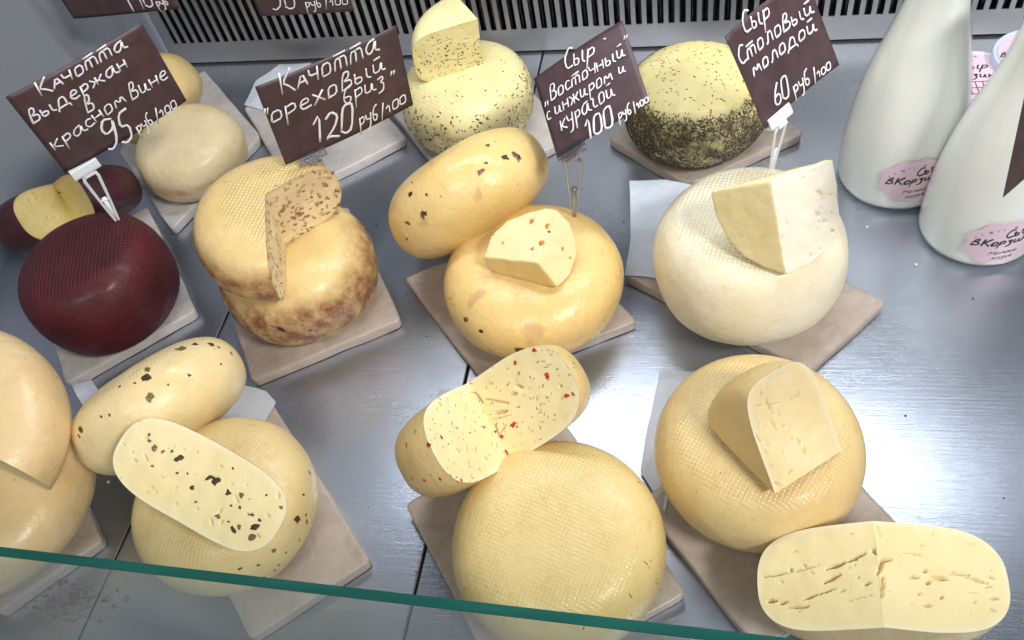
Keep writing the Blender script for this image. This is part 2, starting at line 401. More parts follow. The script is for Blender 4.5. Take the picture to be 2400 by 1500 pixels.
M_dark = NT('dark_recess'); dn = M_dark.noise(M_dark.coords((1, 1, 1)), 90, 4, .7); M_dark.link(M_dark.mix(M_dark.ramp(dn, (.5, .75)), (.012, .013, .016, 1), (.09, .09, .10, 1)), M_dark.b.inputs['Base Color']); M_dark.set(Roughness=.5); M_dark = M_dark.m
RZ = radians(-2.3); RM = Matrix.Rotation(RZ, 3, 'Z'); xd = RM @ Vector((1, 0, 0)); yd = RM @ Vector((0, 1, 0))
def shelf_plate(p0, p1, label):
    # p0, p1: x positions of the seams along the back line, plates run from the back panel to the front lip
    g = .0009; V = []
    L, Rr = p0 + g, p1 - g
    prof = [(0.115, -.010), (0.115, 0.0), (.93, 0.0), (.93, -.010)]
    fx = lambda x, y, z: Vector((0, 0, z)) + xd * x + yd * y
    V = [fx(x, y, z) for x in (L, Rr) for (y, z) in prof]; Fc = [(1, 5, 6, 2), (0, 4, 5, 1), (2, 6, 7, 3), (0, 1, 2, 3), (7, 6, 5, 4), (0, 3, 7, 4)]
    o = mesh_obj('shelf', V, Fc, M_steel, None, False); bevel(o, .0012, 3); meta(o, label, None, None, 'structure'); return o
sa = P(400, 1010).dot(xd); sb = P(1075, 900).dot(xd)
sa = (P(525, 720).dot(xd) + P(230, 1440).dot(xd)) / 2; sb = (P(1090, 840).dot(xd) + P(985, 1400).dot(xd)) / 2
shelf_plate(-.80, sa, 'left brushed steel shelf plate'); shelf_plate(sa, sb, 'middle brushed steel shelf plate'); shelf_plate(sb, .75, 'right brushed steel shelf plate')
o = mesh_obj('under_shelf', *box((0, .5, -.03), (1.8, .9, .02)), plain('underside_dark', (.03, .03, .035, 1), .6), None, False); meta(o, None, None, None, 'structure')
# back panel with vent slots
yb = P(1200, 126).dot(yd); z1 = .034; z0 = .0035; top = .20; per = .0126; sw = .0072
xl, xr = -.725, .72; parts = []
Q = lambda x, y, z: Vector((0, 0, z)) + xd * x + yd * y
def qbox(xa, xb, ya, yb_, za, zb):
    v = [Q(x, y, z) for z in (za, zb) for y in (ya, yb_) for x in (xa, xb)]
    return v, [(0, 2, 3, 1), (4, 5, 7, 6), (0, 1, 5, 4), (2, 6, 7, 3), (0, 4, 6, 2), (1, 3, 7, 5)]
vp = empty('vent_grille', Q(0, yb, 0), 'brushed steel back panel with a long row of vertical vent slots behind the cheeses', 'back panel')
parts.append(qbox(xl, xr, yb, yb + .0012, z0, z1)); parts.append(qbox(xl, xr, yb, yb + .0012, top, top + .05))
k = 0; x = xl + .02
while x < xr - .01:
    parts.append(qbox(x, x + per - sw, yb, yb + .0012, z1, top)); x += per
parts.append(qbox(xl, xl + .014, yb, yb + .0012, z1, top))
mesh_obj('slotted_plate', *merge(parts), M_steel2, vp, False)
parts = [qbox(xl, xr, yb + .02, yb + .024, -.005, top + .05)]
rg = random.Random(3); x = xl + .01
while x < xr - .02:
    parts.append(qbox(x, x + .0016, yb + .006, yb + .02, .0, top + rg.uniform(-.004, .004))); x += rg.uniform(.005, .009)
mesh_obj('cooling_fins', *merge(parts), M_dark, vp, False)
# left end wall with a rounded inner corner
V = []; Fc = []; prof = [(-.79, .10)] + [(-.79, y) for y in (.3, .5, .7)] 
for i in range(13):
    a = pi - (pi / 2) * i / 12; prof.append((-.79 + .065 + .065 * cos(a), yb - .065 + .065 * sin(a)))
for (x, y) in prof:
    for z in (-.01, .05, .1, .2, .4, .6): V.append(Q(x, y, z))
n = 6
for i in range(len(prof) - 1):
    for j in range(n - 1): Fc.append((i * n + j, (i + 1) * n + j, (i + 1) * n + j + 1, i * n + j + 1))
o = mesh_obj('side_wall', V, Fc, M_wall); s = o.modifiers.new('solid', 'SOLIDIFY'); s.thickness = .004; s.offset = 1
meta(o, 'blue grey end wall of the display case', None, None, 'structure')
# front glass pane
def fres(t, k):
    lw = t.add('ShaderNodeLayerWeight'); lw.inputs[0].default_value = .5
    return t.math('ADD', .03, t.math('MULTIPLY', t.math('POWER', lw.outputs['Facing'], 5.0), k))
gt = NT('clear_glass'); gt.n.remove(gt.b); g1 = gt.add('ShaderNodeBsdfTransparent'); g1.inputs[0].default_value = (.94, .975, .965, 1)
g2 = gt.add('ShaderNodeBsdfGlossy'); g2.inputs['Roughness'].default_value = .02; fr = fres(gt, .45)
mxs = gt.add('ShaderNodeMixShader'); gt.link(fr, mxs.inputs[0]); gt.link(g1.outputs[0], mxs.inputs[1]); gt.link(g2.outputs[0], mxs.inputs[2])
g3 = gt.add('ShaderNodeBsdfDiffuse'); g3.inputs[0].default_value = (.8, .85, .9, 1); mx2 = gt.add('ShaderNodeMixShader')  # pale diffuse layer imitates the milky reflection on the pane
sm = gt.ramp(gt.noise(gt.coords(), 9, 4, .6, 1.0), (.35, .8)); gt.link(gt.math('ADD', gt.math('MULTIPLY', sm, .09), .07), mx2.inputs[0]); gt.link(mxs.outputs[0], mx2.inputs[1]); gt.link(g3.outputs[0], mx2.inputs[2]); gt.link(mx2.outputs[0], gt.out.inputs[0])
get = NT('green_glass_edge'); gn_ = get.noise(get.coords((1, 8, 8)), 9, 4, .6); get.link(get.mix(get.ramp(gn_, (.3, .7)), (.006, .07, .058, 1), (.02, .16, .13, 1)), get.b.inputs['Base Color']); get.set(Roughness=.12, Coat_Weight=.6, Transmission_Weight=.25); ge = get.m
gz = .3105; gy = Vector((-.095, .10, .32)).dot(yd); th = .0039
gp = empty('glass_screen', Q(0, gy, -.01), 'clear front glass pane of the case with a green polished top edge', 'glass pane')
V = [Q(x, gy + y, z) for x in (-.8, .75) for y in (0, th) for z in (-.012, gz)]
mesh_obj('pane', V, [(0, 1, 5, 4), (2, 6, 7, 3)], gt.m, gp, False)
mesh_obj('top_edge', *qbox(-.8, .75, gy, gy + th, gz + .0001, gz + .0009), ge, gp, False)
# ================================================================ BOARDS
def board_mat(name, c1, c2):
    t = NT(name); o = t.coords(kind='Object'); n = t.noise(t.coords((1, 4, 1)), 14, 4, .6); n2 = t.noise(o, 40, 5, .65, .8)
    t.link(t.mix(t.ramp(n2, (.3, .7)), c1, c2), t.b.inputs['Base Color'])
    v = t.add('ShaderNodeTexVoronoi', feature='DISTANCE_TO_EDGE'); v.inputs['Scale'].default_value = 30; dn = t.add('ShaderNodeVectorMath', operation='MULTIPLY_ADD')
    nn = t.add('ShaderNodeTexNoise'); nn.inputs['Scale'].default_value = 20; t.link(o, nn.inputs['Vector']); t.link(nn.outputs['Color'], dn.inputs[0]); dn.inputs[1].default_value = (.05, .05, .05); t.link(o, dn.inputs[2]); t.link(dn.outputs[0], v.inputs['Vector'])
    b = t.bump(t.math('MINIMUM', v.outputs['Distance'], .10), .006, .4); b = t.bump(n2, .002, .4, b); t.link(b, t.b.inputs['Normal'])
    t.set(Coat_Weight=.25, Coat_Roughness=.25); r = t.math('ADD', t.math('MULTIPLY', n2, .3), .3); t.link(r, t.b.inputs['Roughness']); return t.m
M_board = board_mat('wrapped_board_rose', Y(188, 175, 164), Y(166, 152, 141)); M_board2 = board_mat('wrapped_board_grey', Y(200, 196, 192), Y(182, 177, 174))
M_under = plain('board_wood', Y(96, 78, 72), .5)
M_paper = board_mat('grease_paper', Y(206, 212, 222), Y(194, 202, 214))
def board(quad, label, mat=None, z=.012, flaps=(), crinkle=.0005, rad=.006):
    cs = [Vector((a[0], a[1], 0)) for a in quad]; c = sum(cs, Vector()) / 4
    rt = empty('serving_board', c, label, 'board', 'wrapped boards under the cheeses')
    # rounded outline
    out = []
    for i in range(4):
        p = cs[i]; a = (cs[i - 1] - p).normalized(); b = (cs[(i + 1) % 4] - p).normalized()
        p0 = p + a * rad; p1 = p + b * rad
        for k in range(7): t = k / 6; out.append(p0 * (1 - t) ** 2 + p * 2 * t * (1 - t) + p1 * t * t)
    seg = []
    for i in range(len(out)):
        a, b = out[i], out[(i + 1) % len(out)]; m = max(1, int((b - a).length / .006))
        for k in range(m): seg.append(a.lerp(b, k / m))
    rg = random.Random(hash(round(c.x * 1000)) & 255); n = len(seg); V = []; Fc = []
    def wr(p, a): q = p * 45; return Vector((noise.noise(q + Vector((3, 0, 0))), noise.noise(q + Vector((0, 9, 0))), noise.noise(q + Vector((0, 0, 5))))) * a
    lev = [(.0, .001), (.0, .0035), (.0006, z - .0016), (-.0005, z - .0004), (-.003, z)]
    for (ins, zz_) in lev:
        for p in seg:
            d = (p - c).normalized(); q = p + d * ins; V.append(Vector((q.x, q.y, zz_)) + wr(Vector((q.x, q.y, zz_)), crinkle * 1.6))
    for l in range(len(lev) - 1):
        for i in range(n): j = (i + 1) % n; Fc.append((l * n + i, l * n + j, (l + 1) * n + j, (l + 1) * n + i))
    K = 14; st = (len(lev) - 1) * n
    prev = st
    for k in range(1, K):
        f = 1 - k / K; b0 = len(V)
        for p in seg:
            q = c + (p - c) * .97 * f; V.append(Vector((q.x, q.y, z)) + wr(Vector((q.x, q.y, z)), crinkle))
        for i in range(n): j = (i + 1) % n; Fc.append((prev + i, prev + j, b0 + j, b0 + i))
        prev = b0
    V.append(Vector((c.x, c.y, z)))
    for i in range(n): Fc.append((prev + i, prev + (i + 1) % n, len(V) - 1))
    mesh_obj('wrapping_paper', V, Fc, mat or M_board, rt, True)
    # the board itself inside the wrap
    B = []; FB = []
    for zb in (.0005, z - .003):
        for p in seg: q = c + (p - c) * .985; B.append(Vector((q.x, q.y, zb)))
    for i in range(n): j = (i + 1) % n; FB.append((i, j, n + j, n + i))
    FB.append(tuple(range(n, 2 * n))); mesh_obj('board', B, FB, M_under, rt, False)
    for fl in flaps:
        poly = [P(x, y, zf) for (x, y, zf) in fl]
        c2 = sum(poly, Vector()) / len(poly); per_ = []
        for i in range(len(poly)):
            a, b = poly[i], poly[(i + 1) % len(poly)]; m = max(1, int((b - a).length / .004))
            for k in range(m): per_.append(a.lerp(b, k / m))
        V = []; Fc = []; n2 = len(per_); K = 12
        for k in range(K):
            f = 1 - k / K
            for p in per_:
                q = c2 + (p - c2) * f; V.append(q + Vector((0, 0, 1)) * (noise.noise(q * 38) + .3) * .0022 + wr(q, .0006))
        for k in range(K - 1):
            for i in range(n2): j = (i + 1) % n2; Fc.append((k * n2 + i, k * n2 + j, (k + 1) * n2 + j, (k + 1) * n2 + i))
        V.append(c2)
        for i in range(n2): Fc.append(((K - 1) * n2 + i, (K - 1) * n2 + (i + 1) % n2, len(V) - 1))
        mesh_obj('paper_flap', V, Fc, M_paper, rt, True)
    return rt
board([[-0.056, 0.52], [0.1, 0.414], [0.17, 0.488], [0.014, 0.594]], 'rose paper wrapped board under the large white wheel with a wedge on top', flaps=[[(1475, 425, .014), (1560, 422, .014), (1640, 440, .014), (1700, 560, .0135), (1600, 660, .0135), (1464, 645, .013), (1478, 560, .014)]])
board([[-0.273, 0.518], [-0.174, 0.398], [-0.043, 0.466], [-0.143, 0.587]], 'rose paper wrapped board under the glossy yellow wheel in the middle')
board([[-0.49, 0.548], [-0.396, 0.393], [-0.266, 0.466], [-0.36, 0.62]], 'film wrapped board with glossy corner under the stacked nut cheeses')
board([[-0.71, 0.537], [-0.59, 0.385], [-0.486, 0.476], [-0.606, 0.628]], 'grey paper wrapped board under the dark red wheel', M_board2)
board([[-0.454, 0.31], [-0.319, 0.162], [-0.24, 0.23], [-0.376, 0.378]], 'paper wrapped board under the olive cheeses at the front left', flaps=[[(560, 900, .014), (625, 918, .014), (648, 945, .013), (610, 1010, .013), (500, 990, .013), (530, 930, .014)], [(170, 905, .012), (215, 890, .012), (260, 960, .012), (200, 960, .012)]])
board([[-0.221, 0.278], [-0.12, 0.141], [0.001, 0.221], [-0.1, 0.358]], 'rose paper wrapped board under the largest plain wheel at the front', flaps=[[(1028, 915, .003), (1088, 925, .003), (1130, 960, .003), (1060, 1030, .012), (985, 1090, .012), (1000, 1000, .003)]])
board([[-0.035, 0.292], [0.05, 0.185], [0.165, 0.262], [0.085, 0.372]], 'brown paper wrapped board at the front right under the weave topped wheel', flaps=[[(1548, 868, .004), (1640, 875, .004), (1600, 1000, .012), (1560, 1200, .013), (1500, 1105, .004), (1520, 990, .004)]])
board([[-0.087, 0.719], [0.001, 0.639], [0.122, 0.713], [0.035, 0.793]], 'rose board with scattered herbs under the herb crusted wheel', rad=.014)
board([[-0.347, 0.782], [-0.231, 0.625], [-0.121, 0.725], [-0.237, 0.882]], 'pale paper wrapped board under the herb speckled wheel', M_board2)
board([[-0.544, 0.8], [-0.427, 0.641], [-0.316, 0.729], [-0.432, 0.875]], 'empty pale paper wrapped board behind the walnut cheese sign', M_board2, flaps=[[(656, 152, .016), (730, 148, .016), (700, 200, .013), (620, 260, .013), (572, 246, .013), (600, 190, .015)]])
board([[-0.689, 0.729], [-0.56, 0.590], [-0.503, 0.743], [-0.632, 0.885]], 'pale paper wrapped board under the two small plain wheels at the back left', M_board2, rad=.01)
board([[-0.66, 0.23], [-0.543, 0.165], [-0.478, 0.232], [-0.58, 0.33]], 'wrapped board under the stacked plain cheeses at the left edge', flaps=[[(150, 1130, .01), (205, 1150, .008), (222, 1262, .003), (175, 1325, .003), (60, 1370, .003), (90, 1260, .01)]])
# ================================================================ CHEESES
R1 = dict(rough=.36)
c1, c2 = Y(226, 196, 132), Y(214, 180, 112)
FIT = {}
FIT['w20'] = {'R': 0.0773, 'h': 0.0342, 'ap': 0.0023, 'a0': -62.4, 'a1': 206.2, 'p': (4.5, 2.5), 'M': [[-0.853, -0.1081, 0.5348], [-0.4603, 0.5544, -0.7438], [-0.259, -0.8854, -0.4107]], 't': [-0.1407, 0.3129, 0.0879]}
FIT['w24'] = {'R': 0.0741, 'h': 0.0341, 'ap': -0.0006, 'a0': -25.6, 'a1': 132.0, 'p': (4.5, 2.5), 'M': [[-0.703, 0.7022, 0.012], [-0.0276, -0.0273, -0.9629], [-0.7367, -0.6911, -0.1001]], 't': [0.116, 0.2145, 0.0852]}
FIT['w3'] = {'R': 0.0761, 'h': 0.0296, 'ap': -0.003, 'a0': -151.7, 'a1': 152.8, 'p': (4.5, 2.5), 'M': [[-0.4509, 0.8197, 0.3616], [0.6051, 0.5773, -0.5144], [-0.6238, -0.0377, -0.7691]], 't': [-0.6532, 0.5788, 0.0587]}
FIT['w5'] = {'R': 0.0699, 'h': 0.0339, 'ap': 0.0061, 'a0': -64.3, 'a1': 178.8, 'p': (4.5, 2.5), 'M': [[-0.3357, -0.9279, 0.1516], [1.0057, -0.3174, -0.0587], [0.0441, 0.1047, 0.9964]], 't': [-0.3504, 0.4773, 0.1297]}
FIT['w19'] = {'R': 0.0724, 'h': 0.0291, 'ap': 0.0282, 'a0': -91.8, 'a1': 94.2, 'p': (4.5, 2.5), 'M': [[-0.0951, 0.9141, -0.3945], [0.3648, -0.3373, -0.8675], [-0.9264, -0.2269, -0.301]], 't': [-0.3268, 0.2214, 0.1563]}
FIT['w15u'] = {'R': 0.0909, 'h': 0.0378, 'ap': 0.0001, 'a0': -41.8, 'a1': 134.6, 'p': (4.5, 2.5), 'M': [[0.9043, -0.4582, 0.1194], [0.4214, 0.9068, -0.1333], [-0.0512, 0.1839, 0.963]], 't': [-0.5543, 0.258, 0.1306]}
FIT['p8'] = {'R': 0.0729, 'h': 0.0294, 'ap': 0.0002, 'a0': 163.8, 'a1': 84.7, 'p': (7.0, 3.0), 'M': [[0.7591, -0.624, 0.0867], [0.6595, 0.767, 0.0013], [-0.022, 0.0297, 0.99]], 't': [-0.21, 0.7455, 0.1175]}
FIT['p23'] = {'R': 0.0774, 'h': 0.0301, 'ap': -0.0003, 'a0': 107.6, 'a1': 55.2, 'p': (7.0, 3.0), 'M': [[-0.4555, -0.4819, 0.7735], [0.3885, 0.6404, 0.6347], [-0.8167, 0.5874, -0.1613]], 't': [0.0797, 0.2775, 0.0944]}
FIT['w9'] = {'R': 0.0814, 'h': 0.0415, 'ap': 0.0, 'a0': -0.0, 'a1': 360.0, 'p': (3.4, 2.3), 'M': [[0.7047, 0.5003, 0.5213], [0.7037, -0.4534, -0.5493], [-0.0355, 0.7428, -0.6669]], 't': [-0.1998, 0.561, 0.083]}
FIT['w17'] = {'R': 0.0731, 'h': 0.037, 'ap': 0.0, 'a0': -0.0, 'a1': 360.0, 'p': (3.4, 2.3), 'M': [[0.725, 0.45, -0.52], [-0.1313, 0.8362, 0.5431], [0.6811, -0.3116, 0.6573]], 't': [-0.427, 0.3267, 0.0757]}
FIT['w1'] = {'R': 0.06, 'h': 0.036, 'ap': -0.0, 'a0': 0.0, 'a1': 360.0, 'p': (3.4, 2.3), 'M': [[-0.231, 0.7066, -0.6692], [-0.9437, 0.0043, 0.3303], [0.2367, 0.7075, 0.6659]], 't': [-0.6164, 0.7499, 0.0664]}
def rest(d, label, **k): return d
# white wheel and wedge
m13 = rind_mat('rind_white', wb=.2, col=Y(244, 236, 208), col2=Y(238, 226, 192), hh=.0506, RR=.08, pitch=.0036, wrad=.72, weave=1.7, rough=.5, speck=.1, pitchrot=.3)
C13 = Cheese('round_cheese', 'large creamy white wheel with a square mesh imprint, a thick wedge on top', 'cheese wheel', upright(.0512, .4976, .0792, .0506, p=(5.2, 2.1)), m13, seed=3, amp=.002, dish=.003)
h14 = hl((1440, 350), 2.728, [(1305, 270, 1325, 295, 12), (1385, 290, 12), (1303, 415, 20), (1307, 460, 11), (1395, 525, 20), (1095, 350, 10), (1065, 380, 7), (1105, 470, 10), (1065, 495, 9), (1085, 535, 9), (1070, 570, 12), (1340, 460, 9), (1350, 490, 8), (1305, 545, 9), (1290, 598, 11), (1315, 640, 9), (1255, 678, 15), (1070, 680, 9), (1390, 400, 10), (1043, 210, 10), (1213, 185, 10), (1275, 135, 10), (1330, 315, 8), (1322, 375, 8), (1303, 510, 8), (1355, 460, 7)])
m14 = rind_mat('rind_wedge_white', Y(236, 222, 172), Y(226, 208, 150), weave=.5, pitch=.0036, wrad=1.2, rough=.5, speck=.05)
# yellow fig wheels
m10 = rind_mat('rind_golden', Y(234, 204, 138), Y(226, 192, 120), weave=.08, rough=.3, speck=.1, hh=.038, RR=.081, sss=.18, blot=Y(196, 150, 112))
C10 = Cheese('round_cheese', 'smooth glossy golden wheel carrying a small fruit wedge, in the middle of the display', 'cheese wheel', upright(-.1352, .4818, .0811, .0385), m10, seed=7, amp=.0022, dish=.002)
chips([C10.rind], zz((880, 270), 2.381, [(507, 1143, 20), (590, 1205, 14), (810, 1310, 28), (405, 805, 8), (1275, 1145, 8), (415, 1020, 7), (795, 1318, 16)]), [K_fig, K_fig2], 2)
C9 = Cheese('round_cheese', 'golden wheel with dark fig pieces leaning on edge behind the glossy golden wheel', 'cheese wheel', FIT['w9'], m10, seed=9, amp=.0022)
chips([C9.rind], zz((880, 270), 2.381, [(625, 168, 16), (725, 235, 22), (785, 230, 32), (615, 268, 12), (585, 315, 26), (205, 375, 10), (197, 440, 20), (285, 443, 9), (270, 550, 26), (180, 600, 18), (175, 690, 12), (365, 452, 5), (262, 560, 18), (800, 235, 20), (793, 385, 5), (670, 146, 6)]), [K_fig, K_fig2, K_fig], 3)
def facet_wedge(name, label, cat, base, planes, hidden, mats, bev=.0016, seed=1, holes=(), dense=.004, face_mats=None):
    pts = {k: P(*v) for k, v in base.items()}; allp = list(pts.values()); pl = []
    for (k0, k1, k2, extra) in planes:
        n = (pts[k1] - pts[k0]).cross(pts[k2] - pts[k0]).normalized()
        if n.dot(CV - pts[k0]) < 0: n = -n
        pl.append(n)
        for (x, y) in extra:
            d = Vector(ray(x, y).tolist()); allp.append(CV + d * ((pts[k0] - CV).dot(n) / d.dot(n)))
    allp += [P(*h) for h in hidden]; c = sum(allp, Vector()) / len(allp); low = min(p.z for p in allp)
    bm = bmesh.new(); [bm.verts.new(p) for p in allp]; r = bmesh.ops.convex_hull(bm, input=bm.verts)
    bmesh.ops.delete(bm, geom=list({g for g in r['geom_interior'] + r['geom_unused'] if isinstance(g, bmesh.types.BMVert)}), context='VERTS')
    bmesh.ops.dissolve_limit(bm, angle_limit=.12, verts=bm.verts, edges=bm.edges)
    bmesh.ops.bevel(bm, geom=list(bm.edges), offset=bev, segments=3, affect='EDGES', profile=.5, clamp_overlap=True)
    bmesh.ops.triangulate(bm, faces=list(bm.faces))
    for _ in range(6):
        es = [e for e in bm.edges if e.calc_length() > dense]
        if not es or len(bm.verts) > 12000: break
        bmesh.ops.subdivide_edges(bm, edges=es, cuts=1); bmesh.ops.triangulate(bm, faces=[f for f in bm.faces if len(f.verts) > 3])
    print('facet verts', len(bm.verts))
    for v in bm.verts: v.co += noise.noise_vector(v.co * 90 + Vector((seed, 0, 0))) * .0005
    bm.normal_update(); depth = {}; bm.faces.index_update(); f2g = {}
    for f in bm.faces:
        g = 2
        for k, n in enumerate(pl[:2]):
            if f.normal.dot(n) > .9: g = k
        f2g[f] = g
    for v in bm.verts:
        k = [j for j, n in enumerate(pl[:2]) if v.normal.dot(n) > .97]
        if not k or not holes: continue
        q = CAMM.T @ (np.array(v.co) - CAM); px, py = CX + F * q[0] / -q[2], CY - F * q[1] / -q[2]; d = 0
        for (x0, y0, x1, y1, w) in holes:
            if abs(px - x0) > 60 or abs(py - y0) > 60: continue
            dx, dy = x1 - x0, y1 - y0; l2 = dx * dx + dy * dy; t = 0 if l2 < 1e-6 else max(0, min(1, ((px - x0) * dx + (py - y0) * dy) / l2))
            ds = math.hypot(px - x0 - dx * t, py - y0 - dy * t) + noise.noise(v.co * 700) * w * .3
            f = max(0, min(1, (w * .75 - ds) / (w * .35))); d = max(d, f * f * (3 - 2 * f) * min(w / 3300 * 1.3, .004))
        if d: depth[v] = (d, pl[k[0]])
    hk = {}
    for v, (d, n) in depth.items(): v.co -= n * d; hk[tuple(round(x, 6) for x in v.co)] = min(1, d / .0015)
    bm.normal_update(); rt = empty(name, (c.x, c.y, low), label, cat); groups = {0: [], 1: [], 2: []}
    for f in bm.faces: groups[f2g[f]].append(f)
    for g in (0, 1):
        left = set(groups[g]); comps = []
        while left:
            st = [left.pop()]; comp = [st[0]]
            while st:
                f = st.pop()
                for e in f.edges:
                    for f2 in e.link_faces:
                        if f2 in left: left.discard(f2); st.append(f2); comp.append(f2)
            comps.append(comp)
        comps.sort(key=len); groups[g] = comps[-1]
        for c_ in comps[:-1]: groups[2] += c_
    obs = []
    for g, fs in groups.items():
        if not fs: continue
        idx = {}; V = []; Fc = []
        for f in fs:
            q = []
            for v in f.verts:
                if v.index not in idx or True:
                    key = tuple(round(x, 6) for x in v.co)
                    if key not in idx: idx[key] = len(V); V.append(v.co.copy())
                    q.append(idx[key])
            Fc.append(q)
        o = mesh_obj('cut_face' if g < 2 else 'rind', V, Fc, (face_mats or [mats[0], mats[0]])[g] if g < 2 else mats[1], rt, True)
        if g < 2:
            hv = [0.0] * len(V)
            for key, ix in idx.items(): hv[ix] = hk.get(key, 0.0)
            for nm, val in (('edge', [1.0] * len(V)), ('hole', hv)): at = o.data.attributes.new(nm, 'FLOAT', 'POINT'); at.data.foreach_set('value', val)
        obs.append(o)
    bm.free(); return rt, obs
rt14, F14 = facet_wedge('cheese_wedge', 'tall white wedge with small holes standing on the large white round cheese', 'cheese wedge',
    dict(A=(1805, 427, .176), B=(1952, 371, .173), C=(1841, 645, .112), E=(1664, 449, .160)),
    [('A', 'B', 'C', [(1860, 640), (1905, 618), (1945, 580), (1966, 545), (1969, 500), (1963, 430)]), ('A', 'C', 'E', [(1678, 505), (1703, 558), (1745, 603), (1790, 628)])],
    [(1760, 570, .112), (1900, 590, .114), (1725, 510, .118), (1800, 415, .177), (1735, 430, .167)], (M_paste_w, m14), seed=5, holes=h14, dense=.0014, bev=.0012, face_mats=[M_paste_w, m14])
rt11, F11 = facet_wedge('cheese_wedge', 'small pale wedge with orange apricot bits on the glossy golden wheel', 'cheese wedge',
    dict(V=(1262, 618, .114), T=(1304, 490, .130), L=(1132, 604, .103), B=(1307, 674, .090)),
    [('V', 'T', 'L', [(1150, 552), (1185, 518), (1240, 496), (1280, 487)]), ('V', 'T', 'B', [(1338, 645), (1353, 600), (1352, 565), (1335, 520)]), ('V', 'L', 'B', [(1140, 625), (1165, 642), (1225, 660), (1270, 670)])],
    [(1200, 610, .086), (1290, 590, .086), (1315, 625, .086), (1310, 560, .088)], (M_paste, m10), seed=3)
chips(F11, zz((880, 270), 2.381, [(875, 590, 20), (957, 620, 18), (925, 715, 20), (875, 745, 14), (712, 710, 12), (657, 665, 10), (1045, 745, 14), (1085, 795, 10), (970, 650, 10)]), [K_apr, K_apr, K_fig], 4, T=.0009)
# plain wheel front right, slab on it
m22 = rind_mat('rind_plain', Y(234, 208, 150), Y(226, 196, 132), pitch=.0029, wrad=.82, weave=.95, rough=.33, hh=.041, RR=.0745, speck=.35, pitchrot=.5, wb=0.24)
C22 = Cheese('round_cheese', 'plain yellow wheel with basket weave top, a broken slab of cheese lying on it', 'cheese wheel', upright(.0517, .3149, .0743, .0409, p=(4.6, 2.2)), m22, seed=13, amp=.0014, dish=.002)
h23 = hl((1500, 820), 3, [(870, 290, 900, 350, 12), (920, 230, 930, 290, 9), (845, 400, 895, 405, 12), (925, 350, 1000, 470, 18), (960, 400, 1040, 380, 9), (850, 480, 860, 470, 9), (870, 520, 870, 570, 9), (975, 500, 1030, 600, 15), (930, 570, 14), (825, 600, 885, 665, 15), (935, 660, 960, 700, 9), (890, 700, 940, 750, 9), (1075, 550, 16), (1150, 290, 1165, 340, 9), (1120, 620, 1130, 650, 10), (1155, 640, 1170, 680, 14), (1185, 690, 1195, 770, 16), (1050, 730, 12), (920, 800, 960, 830, 8), (1060, 870, 1100, 840, 14), (950, 930, 1000, 960, 16)])
m23 = rind_mat('rind_slab', Y(234, 206, 148), Y(226, 196, 132), weave=.15, rough=.35, speck=.1)
C23 = Cheese('cheese_wedge', 'broken cream slab with torn holes lying on the right basket weave wheel', 'cheese slab', FIT['p23'], m23, M_paste_c, seed=15, amp=.0012, holes=h23, bulge=.008, rnd=6, rndw=(.0003, .0006))
# largest plain wheel
m21 = rind_mat('rind_front', Y(232, 208, 146), Y(222, 198, 132), pitch=.0029, wrad=.86, weave=.55, rough=.3, hh=.0406, RR=.0758, speck=.1, pitchrot=.35, wb=0.3)
C21 = Cheese('round_cheese', 'largest plain yellow wheel seen from above behind the glass edge, front centre', 'cheese wheel', upright(-.0879, .234, .0758, .0406, p=(4.6, 2.2)), m21, seed=17, amp=.0014)
scatter(C21.rind, 70, (.0008, .003), (.0002, .0005), [K_herb, K_chili, K_herb], lambda c: 1 if abs(c.z) < .028 else 0, 5)
# chilli cheese
h20 = hl((900, 780), 2.084, [(440, 290, 480, 340, 16), (490, 320, 620, 345, 10), (620, 300, 650, 295, 14), (545, 390, 600, 380, 18), (530, 420, 620, 400, 8), (545, 480, 14), (540, 440, 560, 500, 12), (710, 220, 9), (640, 255, 680, 270, 14), (740, 370, 750, 375, 12), (860, 260, 12), (765, 465, 12), (800, 410, 8), (455, 575, 14), (380, 680, 9), (535, 490, 14), (600, 445, 560, 500, 9)])
m20 = rind_mat('rind_chilli', Y(236, 208, 144), Y(226, 194, 128), weave=.3, rough=.36, hh=.036, RR=.078)
C20 = Cheese('cut_round_cheese', 'cut cheese with red chilli flakes leaning behind the largest plain wheel', 'cheese', FIT['w20'], m20, M_paste, seed=19, amp=.0014, holes=h20, rnd=22, rndw=(.0003, .0008))
allc = C20.faces + [C20.rind]
chips(allc, zz((900, 780), 2.084, [(735, 85, 16), (640, 145, 13), (795, 205, 20), (893, 308, 14), (922, 300, 10), (490, 460, 10), (630, 450, 20), (575, 508, 13), (600, 585, 14), (280, 510, 11), (358, 467, 7), (217, 548, 18), (110, 548, 11), (138, 710, 10), (200, 722, 12), (275, 715, 12), (378, 720, 12), (850, 100, 6), (927, 170, 6), (930, 435, 16), (650, 460, 8)]), [K_chili], 6, T=.0009)
for ob in allc: scatter(ob, 60, (.0008, .002), (.00018, .0004), [K_herb], None, 8, T=.00025)
